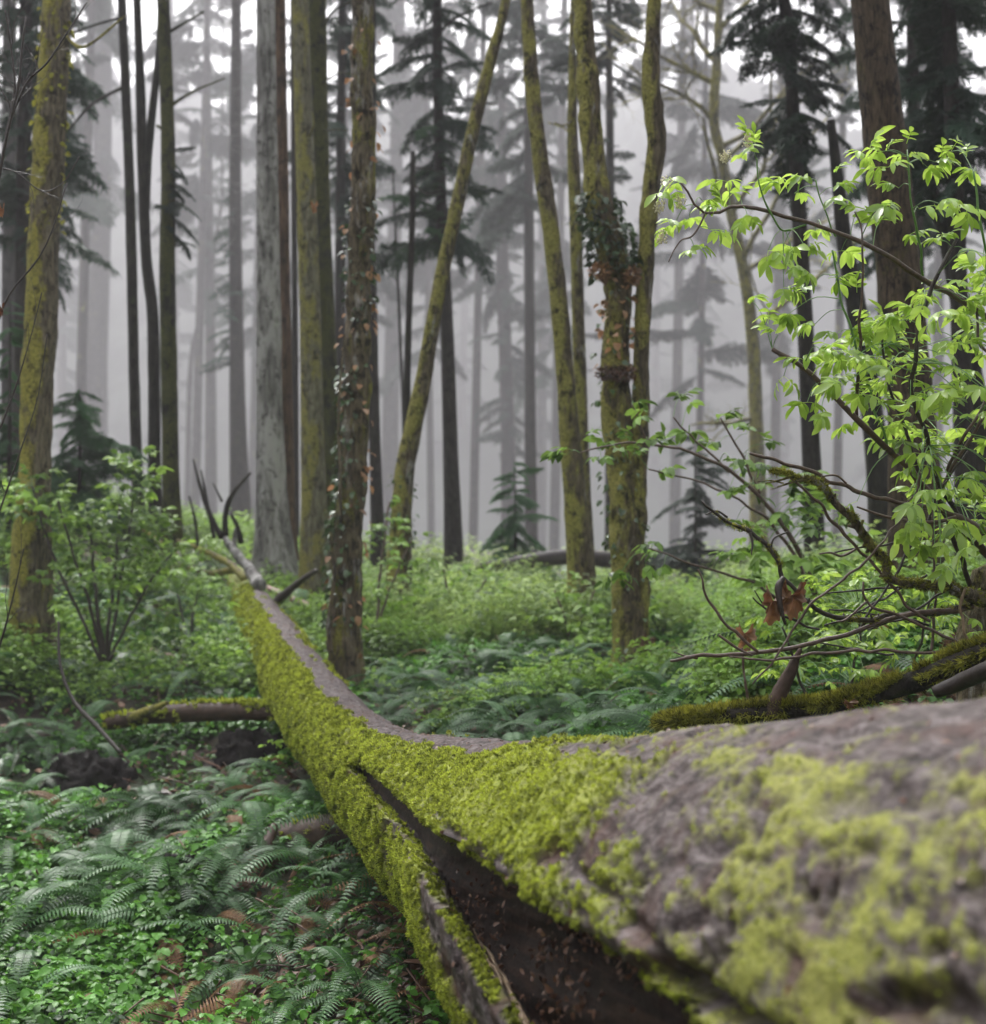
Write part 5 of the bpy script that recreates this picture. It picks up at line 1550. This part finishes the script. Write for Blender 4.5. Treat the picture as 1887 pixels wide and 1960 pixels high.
# ------------------------------------------------------------------ the leafy elder shrub at the right
S = [
    [(1480, 665, 4.5, 9), (1560, 722, 4.5, 10), (1640, 800, 4.5, 12), (1700, 862, 4.55, 13), (1765, 925, 4.6, 14), (1850, 1020, 4.7, 16), (1930, 1110, 4.8, 18), (1990, 1200, 4.9, 20)],
    [(1300, 345, 4.5, 4), (1350, 405, 4.5, 5), (1400, 398, 4.5, 7), (1470, 402, 4.5, 8), (1540, 425, 4.5, 8), (1620, 455, 4.5, 9), (1700, 490, 4.5, 10), (1780, 540, 4.55, 11), (1850, 582, 4.6, 12), (1960, 660, 4.7, 14), (2060, 800, 4.8, 16)],
    [(1830, 455, 4.3, 6), (1795, 530, 4.3, 8), (1765, 610, 4.32, 9), (1748, 700, 4.35, 9), (1752, 770, 4.4, 9), (1772, 850, 4.45, 9), (1795, 935, 4.6, 10), (1850, 1010, 4.7, 11)],
    [(1640, 400, 4.4, 3), (1652, 470, 4.4, 4), (1648, 560, 4.42, 5), (1644, 640, 4.45, 6), (1642, 730, 4.5, 7), (1640, 800, 4.52, 7)],
    [(1875, 560, 4.6, 5), (1872, 650, 4.6, 6), (1908, 700, 4.6, 6), (1895, 780, 4.62, 7), (1850, 850, 4.65, 7), (1800, 930, 4.7, 8)],
    [(1590, 480, 4.5, 4), (1606, 560, 4.5, 4), (1622, 620, 4.5, 5), (1648, 700, 4.5, 5), (1700, 862, 4.55, 5)],
    [(1690, 640, 4.55, 4), (1700, 740, 4.6, 6), (1740, 840, 4.6, 7), (1760, 915, 4.62, 8)],
    [(1280, 500, 4.5, 2), (1300, 462, 4.5, 3), (1330, 450, 4.5, 4), (1350, 405, 4.5, 4)],
    [(1450, 300, 4.45, 3), (1455, 350, 4.45, 3), (1475, 400, 4.46, 4), (1500, 440, 4.48, 4), (1540, 428, 4.5, 4)],
    [(1735, 300, 4.4, 4), (1742, 370, 4.4, 4), (1752, 430, 4.42, 5), (1765, 530, 4.5, 5)],
    [(1862, 330, 4.5, 4), (1872, 400, 4.5, 5), (1885, 470, 4.5, 5), (1895, 600, 4.6, 6)],
    [(1960, 560, 4.4, 4), (1900, 740, 4.5, 6), (1850, 830, 4.5, 7), (1810, 900, 4.6, 7)],
    [(1560, 345, 4.5, 3), (1575, 400, 4.5, 3), (1600, 450, 4.5, 4)],
]
PTS = [(1278, 372), (1300, 350), (1345, 385), (1395, 350), (1318, 420), (1330, 480), (1360, 440), (1290, 430), (1435, 290), (1455, 340), (1412, 375), (1490, 350), (1520, 370), (1550, 345), (1590, 390), (1600, 360),
       (1640, 405), (1660, 300), (1690, 290), (1700, 320), (1735, 300), (1720, 360), (1790, 310), (1820, 290), (1775, 320), (1850, 400), (1870, 330), (1800, 390), (1760, 400), (1700, 400), (1680, 430), (1500, 470), (1540, 470),
       (1470, 480), (1520, 510), (1440, 575), (1500, 550), (1510, 600), (1470, 620), (1490, 640), (1560, 620), (1545, 560), (1600, 640), (1650, 640), (1690, 640), (1600, 540), (1380, 400), (1430, 410), (1560, 440), (1610, 480),
       (1800, 460), (1850, 480), (1870, 520), (1830, 540), (1740, 450), (1500, 720), (1540, 690), (1545, 770), (1570, 790), (1630, 760), (1600, 730), (1640, 690)]
DENSE = [(1600, 640), (1760, 560), (1890, 480), (1960, 500), (1960, 1060), (1800, 1060), (1720, 960), (1690, 900), (1620, 800), (1570, 700)]
root, base, paths = shrub('elder_shrub', 'big leafy shrub in sharp focus with wet bright green leaves and cream buds', S,
                          PTS + region_points(DENSE, 150, 11, 4.6, 0.28) + [(1740, 1000, 4.3), (1760, 1040, 4.3), (1640, 960, 4.5), (1800, 1080, 4.4)], LEAF_FINE, 71,
                          ('twig', 'twig', 'twig_dark', 'twig', 'twig', 'green_stalk', 'twig_dark', 'twig', 'green_stalk', 'green_stalk', 'green_stalk', 'twig', 'green_stalk'), scl=(0.55, 0.92), pet_mat='green_stalk')
r = random.Random(8)
for (x, y) in ((1275, 350), (1262, 395), (1266, 455), (1432, 270), (1388, 300), (1300, 385)):
    ctr = P(x, y, 4.42)
    mb = MB()
    ico = [(0, 0, 1), (0.9, 0, 0.2), (0.3, 0.85, 0.2), (-0.7, 0.5, 0.2), (-0.7, -0.5, 0.2), (0.3, -0.85, 0.2), (0, 0, -0.9)]
    icf = [(0, 1, 2), (0, 2, 3), (0, 3, 4), (0, 4, 5), (0, 5, 1), (6, 2, 1), (6, 3, 2), (6, 4, 3), (6, 5, 4), (6, 1, 5)]
    for k in range(70):
        v = np.array([r.gauss(0, 1), r.gauss(0, 1), r.gauss(0, 1.4)]); v *= 0.015 * r.uniform(0.4, 1.6) / np.linalg.norm(v)
        mb.add(np.array(ico) * 0.0034 + ctr + v, icf, 0)
    for k in range(8):
        v = np.array([r.gauss(0, 1), r.gauss(0, 1), r.gauss(0, 1.4)]); v *= 0.016 / np.linalg.norm(v)
        add_tube(mb, [ctr - [0, 0, 0.02], ctr + v], [0.0008, 0.0006], 3, cap=False)
    link('flower_cluster', mb.mesh('flower_cluster', base), M['flower'], root)
for (x, y) in ((1430, 262), (1700, 285), (1800, 300), (1735, 275), (1600, 330), (1850, 300), (1445, 278), (1640, 560)):
    o = link('leaf', LEAF_YOUNG[r.randrange(4)], None, root)
    o.location = P(x, y, 4.45) - base
    o.rotation_euler = (r.uniform(-0.4, 0.4), -1.0 + r.uniform(-0.4, 0.4), r.uniform(0, 6.28))

# paler shrub further back
shrub('elder_shrub', 'smaller blurred leafy shrub reaching across the two stemmed tree',
      [[(1110, 865, 6.9, 3), (1180, 850, 6.9, 4), (1240, 850, 6.9, 5), (1330, 868, 6.9, 6), (1400, 905, 6.9, 7), (1460, 960, 6.9, 8), (1520, 1040, 6.9, 10), (1570, 1160, 6.9, 12), (1600, 1300, 6.9, 13)],
       [(1290, 800, 7.0, 3), (1330, 840, 7.0, 4), (1400, 905, 6.95, 5)], [(1380, 800, 6.9, 3), (1420, 870, 6.9, 5), (1455, 945, 6.9, 6)], [(1210, 775, 6.9, 3), (1225, 810, 6.9, 3), (1240, 850, 6.9, 4)],
       [(1240, 900, 7.1, 3), (1330, 920, 7.1, 4), (1420, 960, 7.0, 5), (1500, 1030, 7.0, 7), (1560, 1140, 6.95, 8)], [(1240, 1050, 7.0, 3), (1330, 1080, 7.0, 4), (1450, 1120, 7.0, 6), (1570, 1210, 6.9, 8)]],
      [(1212, 772), (1240, 788), (1228, 800), (1130, 832), (1160, 850), (1095, 862), (1085, 870), (1180, 862), (1200, 838), (1150, 875), (1210, 870), (1240, 845), (1300, 762), (1325, 775), (1320, 828), (1270, 850), (1300, 845), (1390, 798), (1400, 815),
       (1430, 830), (1460, 850), (1345, 850), (1260, 905), (1375, 850), (1440, 900), (1250, 1045), (1262, 1060), (1235, 1080), (1190, 1095), (1180, 1110), (1270, 1085)]
      + region_points([(1400, 880), (1560, 900), (1640, 1000), (1660, 1180), (1560, 1260), (1460, 1160), (1380, 1040), (1380, 940)], 70, 12, 7.0, 0.35), [m.copy() for m in LEAF_MID], 72, 'twig', scl=(0.7, 1.05))
shrub('leafy_shrub', 'low leafy plant behind the dead branches at the foot of the first shrub',
      [[(1500, 1200, 5.3, 4), (1520, 1260, 5.3, 5), (1540, 1330, 5.3, 6)], [(1650, 1180, 5.3, 4), (1640, 1250, 5.3, 5), (1620, 1330, 5.3, 6)], [(1780, 1150, 5.2, 4), (1760, 1230, 5.2, 5), (1740, 1320, 5.2, 6)]],
      region_points([(1440, 1190), (1560, 1100), (1700, 1090), (1860, 1120), (1887, 1230), (1700, 1300), (1460, 1310)], 120, 13, 5.5, 0.3), LEAF_FINE, 73, 'twig_dark', scl=(0.4, 0.75))

# ------------------------------------------------------------------ mossy branch lying on the log
rt, bs_, cb, rb = small_log('mossy_branch', 'thick branch padded with dark green moss, lying behind the big log',
[(1262, 1390, 4.6, 20), (1300, 1382, 4.55, 28), (1380, 1372, 4.5, 30), (1470, 1364, 4.45, 32), (1560, 1358, 4.4, 28), (1620, 1344, 4.35, 28), (1700, 1322, 4.3, 36), (1780, 1294, 4.2, 44), (1850, 1266, 4.1, 46), (1930, 1238, 4.0, 46)],
          'bark_dark', 20, 0.3, 120, 81, mossy=6500, mossmat='moss_dark', cat='branch')
c, r2 = pix_path([(1476, 1372, 4.45, 46), (1492, 1330, 4.44, 34), (1512, 1285, 4.43, 24), (1532, 1242, 4.42, 7)], 30)
mb = MB(); add_tube(mb, c, r2, 12, lump=0.3, lscale=25, seed=3)
link('stub', mb.mesh('stub', bs_), M['rot_wood'], rt)
c, r2 = pix_path([(1790, 1325, 4.0, 24), (1840, 1304, 3.95, 34), (1900, 1280, 3.85, 40), (1980, 1250, 3.75, 46)], 30)
mb = MB(); add_tube(mb, c, r2, 20, lump=0.3, lscale=14, seed=4)
o = link('dark_pole', mb.mesh('dark_pole', c[15]), M['wet_wood'], loc=c[15])
tag(o, 'smooth wet black branch at the right edge above the big log', 'branch')

# ------------------------------------------------------------------ mossy stump and dead branches
ctr = P(1890, 1170, 4.9)
g = gz(ctr[0], ctr[1])
root = thing('stump', 'dark mossy root stump at the right edge with dead branches around it', 'stump', (ctr[0], ctr[1], g))
z = np.linspace(g - 0.1, ctr[2] + 0.14, 40)
mb = MB(); add_tube(mb, np.stack([ctr[0] + 0.02 * np.sin(z * 9), ctr[1] + 0 * z, z], 1), 0.13 - 0.06 * np.linspace(0, 1, 40) ** 2, 26, lump=0.6, lscale=9, seed=6)
link('trunk', mb.mesh('trunk', (ctr[0], ctr[1], g)), M['bark_ivy'], root)
def twig_thing(label, rows, mat, side=(), moss=0, seed=0, name='dead_branch', lump=0.25, bristle=0):
    c, r = pix_path(rows, 60)
    c = c + (np.stack([vnoise(c * 22, seed), vnoise(c * 22, seed + 5), vnoise(c * 22, seed + 9)], 1) - 0.5) * 0.016
    base = c[-1]
    root = thing(name, label, 'branch', base)
    mb = MB(); add_tube(mb, c, r * 1.0, 8, lump=lump, lscale=60, seed=seed)
    rr = random.Random(seed)
    for i in range(bristle):
        k = rr.randint(1, 55)
        d = np.array([rr.gauss(0, 1), rr.gauss(0, 0.6), rr.gauss(0.3, 1)]); d /= np.linalg.norm(d)
        add_tube(mb, [c[k], c[k] + d * r[k] * rr.uniform(1.3, 2.6)], [r[k] * 0.6, r[k] * 0.35], 5)
    link('bark', mb.mesh('bark', base), M[mat], root)
    for k, s in enumerate(side):
        c2, r2 = pix_path(s, 20)
        mb = MB(); add_tube(mb, c2, r2, 6, lump=0.2, lscale=50, seed=k)
        link('twig', mb.mesh('twig', base), M[mat], root)
    if moss:
        rng = np.random.default_rng(seed)
        k = rng.integers(0, 59, moss * 3)
        k = k[fbm(c[k] * 12, 3, seed) > 0.5][:moss]
        dv = rng.normal(size=(len(k), 3)) + np.array([0, 0, 0.2]); dv /= np.linalg.norm(dv, axis=1)[:, None]
        scatter('moss', '', c[k] + dv * r[k][:, None] * 0.8 + rng.normal(0, 0.003, (len(k), 3)), euler_from_normals(dv, rng.uniform(0, 6, len(k))), rng.uniform(0.35, 0.9, len(k)), rng.integers(0, 3, len(k)).astype(float), TUFT['moss_dark'], root, base)
    return root
W = 4.55
twig_thing('long bare branch, lowest of the dead branches over the big log, pointing left', [(1283, 1266, W, 5), (1330, 1258, W, 7), (1420, 1252, W, 8), (1500, 1245, W, 9), (1560, 1230, W, 9), (1640, 1205, W, 9), (1720, 1180, W, 10), (1860, 1165, 4.7, 12)], 'twig',
           side=[[(1290, 1248, W, 3), (1312, 1256, W, 4), (1335, 1260, W, 5)]], seed=1)
twig_thing('thin straight dead twig lying just under the longest bare branch', [(1395, 1258, 4.4, 3), (1480, 1262, 4.4, 5), (1600, 1248, 4.4, 6), (1720, 1245, 4.4, 6), (1900, 1256, 4.5, 7)], 'twig', seed=2)
twig_thing('knobbly moss flecked dead branch above the pair of brown leaves', [(1346, 957, 4.5, 4), (1375, 985, 4.5, 6), (1420, 1010, 4.5, 8), (1460, 1040, 4.5, 9), (1490, 1080, 4.5, 9), (1500, 1110, 4.5, 9), (1520, 1130, 4.5, 8), (1560, 1165, 4.5, 9), (1620, 1185, W, 10), (1700, 1182, W, 10), (1860, 1160, 4.7, 12)], 'twig_dark',
           side=[[(1350, 985, 4.5, 3), (1372, 978, 4.5, 4), (1392, 990, 4.5, 5)], [(1508, 1018, 4.5, 3), (1482, 1030, 4.5, 4), (1475, 1052, 4.5, 4)], [(1438, 1062, 4.48, 2), (1440, 1040, 4.49, 5), (1436, 1020, 4.5, 6)]], moss=180, seed=3, bristle=30)
twig_thing('crooked mossy dead branch, thickest of the tangle, arching down to the stump', [(1480, 905, 4.4, 4), (1520, 910, 4.4, 8), (1560, 925, 4.4, 12), (1590, 950, 4.42, 13), (1620, 985, 4.45, 15), (1660, 1030, 4.5, 18), (1690, 1075, 4.5, 15), (1710, 1110, 4.5, 15), (1760, 1120, 4.55, 15), (1820, 1125, 4.6, 20), (1880, 1150, 4.75, 30)], 'bark_ivy',
           side=[[(1465, 925, 4.38, 3), (1490, 920, 4.39, 4), (1520, 910, 4.4, 6)], [(1475, 937, 4.36, 3), (1510, 925, 4.38, 4), (1540, 918, 4.4, 5)], [(1450, 922, 4.38, 2), (1475, 920, 4.4, 3), (1500, 925, 4.4, 3)]], moss=900, seed=4, bristle=26)
twig_thing('smooth reddish dead branch crossing above the thick mossy arching one', [(1434, 864, W, 6), (1480, 882, W, 7), (1540, 900, W, 8), (1600, 925, W, 8), (1680, 955, W, 9), (1760, 968, W, 9), (1820, 985, 4.6, 14), (1870, 1010, 4.65, 22), (1950, 1070, 4.7, 30)], 'twig', seed=5,
           side=[[(1560, 905, W, 4), (1562, 920, W, 4), (1558, 930, W, 2)], [(1640, 970, W, 4), (1700, 990, W, 6), (1780, 1000, W, 7), (1830, 990, W, 8)]])
twig_thing('knotty grey twig below the reddish branch, running down to the right', [(1500, 905, 4.5, 5), (1540, 935, 4.5, 5), (1570, 970, 4.5, 6), (1610, 1010, 4.5, 7), (1650, 1060, 4.5, 6), (1700, 1110, 4.5, 6), (1740, 1160, 4.5, 6), (1780, 1190, 4.5, 6)], 'twig',
           side=[[(1572, 912, 4.5, 3), (1600, 910, 4.5, 4), (1620, 925, 4.5, 4)], [(1568, 1060, 4.5, 3), (1590, 1058, 4.5, 4), (1612, 1064, 4.5, 5), (1640, 1050, 4.5, 5)]], seed=6, bristle=20)
twig_thing('thin dead twig slanting from the longest branch up to the left', [(1336, 1090, 4.45, 3), (1360, 1150, 4.45, 5), (1400, 1205, 4.45, 6), (1450, 1250, 4.45, 6)], 'twig', seed=7, side=[[(1376, 1216, 4.45, 5), (1410, 1240, 4.45, 5), (1440, 1255, 4.45, 4)]])
twig_thing('curved pale stem rising from behind the log to the pair of dead leaves', [(1440, 1310, 4.4, 3), (1470, 1280, 4.4, 4), (1500, 1230, 4.4, 5), (1560, 1150, 4.42, 5), (1650, 1080, 4.45, 5), (1720, 1000, 4.5, 4), (1780, 880, 4.5, 4)], 'twig', seed=8)
twig_thing('short dead twig pointing left at the height of the brown leaves', [(1440, 1145, 4.45, 3), (1475, 1172, 4.45, 4), (1520, 1190, 4.45, 5), (1570, 1205, 4.45, 5)], 'twig_dark', side=[[(1444, 1130, 4.45, 2), (1462, 1160, 4.45, 3)]], seed=9, bristle=10)
twig_thing('forked dead twig leaning right above the longest branch', [(1655, 1115, 4.5, 4), (1660, 1150, 4.5, 5), (1720, 1180, 4.5, 6), (1800, 1215, 4.5, 6), (1880, 1240, 4.5, 7)], 'twig', seed=10, side=[[(1660, 1150, 4.5, 5), (1620, 1185, 4.5, 4), (1600, 1190, 4.5, 3)]])
twig_thing('straight thin stem crossing the tangle from low left to high right', [(1640, 1210, 4.6, 5), (1700, 1120, 4.6, 5), (1760, 1020, 4.6, 5), (1800, 940, 4.6, 4), (1850, 860, 4.6, 4)], 'twig_dark', seed=11)
twig_thing('upright thin stem behind the tangle near the right', [(1788, 900, 4.8, 4), (1785, 1000, 4.8, 5), (1790, 1100, 4.8, 5), (1785, 1250, 4.8, 6)], 'twig', seed=12)
twig_thing('thin stem standing behind the log left of the upright stub', [(1420, 1240, 4.7, 4), (1426, 1290, 4.7, 5), (1434, 1355, 4.7, 6)], 'twig', seed=13)
twig_thing('pale hanging root fibre beside the stump at the right edge', [(1850, 1130, 4.5, 5), (1838, 1160, 4.5, 6), (1845, 1200, 4.5, 6), (1855, 1240, 4.5, 6), (1853, 1290, 4.5, 4)], 'splinter', seed=14, name='root_fibre')
twig_thing('dark stem dropping from the shrub to the stump', [(1800, 960, 4.6, 8), (1820, 1020, 4.65, 9), (1845, 1080, 4.7, 10), (1862, 1130, 4.75, 11)], 'twig_dark', seed=15)
rr = random.Random(77)
for k in range(7):
    x0, y0 = rr.uniform(1560, 1760), rr.uniform(1040, 1240)
    dx, dy = rr.uniform(120, 260) , rr.uniform(-140, 60)
    twig_thing(['brittle twig in the lower tangle nearest the upright stub', 'brittle twig crossing under the mossy dead branch', 'faint twig high in the tangle under the shrub', 'short twig leaning on the stump',
                'dark twig behind the forked one', 'twig low over the mossy branch at the right', 'rising twig between the shrub stems'][k],
               [(x0, y0, 4.7, 3), (x0 + dx * 0.4, y0 + dy * 0.3, 4.7, 4), (x0 + dx, y0 + dy, 4.75, 5)], 'twig_dark', seed=30 + k)

# dead brown leaves hanging in the tangle
def dead_leaf(label, px, py, d, w, h, seed, tilt=0.0):
    """withered lobed leaf hanging from its stalk, creased along its veins"""
    r = random.Random(seed)
    na, nr_ = 45, 6
    th = np.linspace(-2.5, 2.5, na)
    lob = 0.55 + 0.45 * np.abs(np.cos(th * 1.5 + 0.1)) ** 0.7 * (1 - 0.10 * np.abs(th)) + 0.07 * np.sign(np.sin(th * 13 + seed))
    V = []
    for i in range(nr_):
        q = i / (nr_ - 1)
        for t, lb in zip(th, lob):
            rr_ = q * (lb if q > 0.7 else 0.75 * lb + 0.15)
            x = math.sin(t) * rr_ * w * 0.62
            z = -math.cos(t) * rr_ * h * 0.62 - 0.33 * h * 1.0
            z += 0.33 * h
            y = 0.22 * w * math.cos(t * 5 + seed) * q + 0.12 * w * math.sin(q * 6 + t * 2 + seed) - 0.35 * w * q * abs(math.sin(t)) 
            V.append((x * (1 - 0.25 * q * abs(math.sin(t))) + tilt * z, y, z))
    F = grid_faces(nr_, na, closed=False)
    p = P(px, py, d)
    o = link('dead_leaf', make_mesh('dead_leaf', np.array(V), [F], {'tone': np.full(len(V), r.uniform(-0.35, 0.0))}), M['dead_leaf'], loc=p)
    tag(o, label, 'leaf')
dead_leaf('brown withered leaf hanging from the knobbly branch, left one of the pair', 1480, 1150, 4.42, 0.10, 0.12, 1, 0.15)
dead_leaf('brown withered leaf hanging from the knobbly branch, right one of the pair', 1515, 1140, 4.42, 0.10, 0.12, 4)
dead_leaf('small curled brown leaf clinging to the mossy branch near its right part', 1625, 1345, 4.28, 0.05, 0.03, 7)
dead_leaf('dull orange leaf hanging low behind the dead twigs', 1425, 1215, 5.4, 0.09, 0.11, 9)
mb = MB()
c, r2 = pix_path([(1500, 1105, 4.4, 12), (1490, 1125, 4.39, 14), (1493, 1160, 4.38, 11), (1503, 1195, 4.38, 5)], 16)
add_tube(mb, c, r2, 8, lump=0.5, lscale=40)
o = link('withered_stalk', mb.mesh('withered_stalk', c[0]), M['twig_dark'], loc=c[0])
tag(o, 'blackened drooping plant rag between the two brown leaves', 'dead plant')

# ------------------------------------------------------------------ bare twigs at the upper left, close to the camera side
def bare_shrub(label, stems, d, seed, mat='twig_dark', sub=6):
    rr = random.Random(seed)
    root = None
    for k, rows in enumerate(stems):
        c, r = pix_path([(a, b, d + (0.15 * k), w) for a, b, w in rows], 40)
        if root is None:
            base = np.array([c[-1][0], c[-1][1], gz(c[-1][0], c[-1][1])])
            root = thing('bare_shrub', label, 'shrub', base)
        mb = MB(); add_tube(mb, c, r, 6, lump=0.25, lscale=50, seed=k)
        for q in range(sub):
            i = rr.randint(4, 34)
            dd = c[i] - c[i + 1]; dd /= np.linalg.norm(dd)
            twiggy(mb, c[i], dd + np.array([rr.gauss(0, 0.5), rr.gauss(0, 0.4), 0.1]), rr.uniform(0.06, 0.22), r[i] * 0.5, 1, rr, 4, 0.1)
        link('stem', mb.mesh('stem', base), M[mat], root)
bare_shrub('leafless dark twiggy shrub rising along the upper left edge', [[(50, 30, 3), (42, 90, 4), (36, 160, 5), (20, 230, 6), (5, 300, 6), (-20, 480, 7), (-60, 900, 9), (-90, 1500, 12)], [(166, 5, 2), (130, 60, 3), (90, 120, 4), (50, 160, 4), (20, 230, 4)],
                                                                    [(10, 20, 3), (22, 100, 4), (28, 170, 4), (10, 260, 4)]], 5.2, 1, sub=10)
bare_shrub('thin leafless arching twigs crossing in front of the left mossy trunk', [[(128, 350, 2), (100, 440, 3), (70, 500, 3), (20, 560, 4), (-10, 640, 5), (-60, 900, 6), (-80, 1500, 8)], [(152, 300, 2), (120, 350, 2), (80, 365, 3), (30, 330, 3), (-10, 320, 4)],
                                                                           [(80, 560, 2), (60, 640, 2), (30, 740, 3), (0, 820, 4)], [(90, 640, 2), (72, 760, 2), (40, 860, 3), (-5, 990, 4)], [(45, 1050, 2), (30, 1120, 3), (10, 1200, 4), (-20, 1300, 5)]], 5.4, 2, sub=3)
# sparse leaf of the shrub at the left edge
for k, (x, y, lab) in enumerate([(4, 400, 'small orange dead leaf at the upper left edge'), (3, 590, 'small orange dead leaf at the left edge, lower one'), (602, 395, 'pale dead leaf caught beside the yellow mossy trunk')]):
    dead_leaf(lab, x, y, 5.2 if k < 2 else 9.5, 0.03 if k < 2 else 0.06, 0.05 if k < 2 else 0.08, 20 + k)
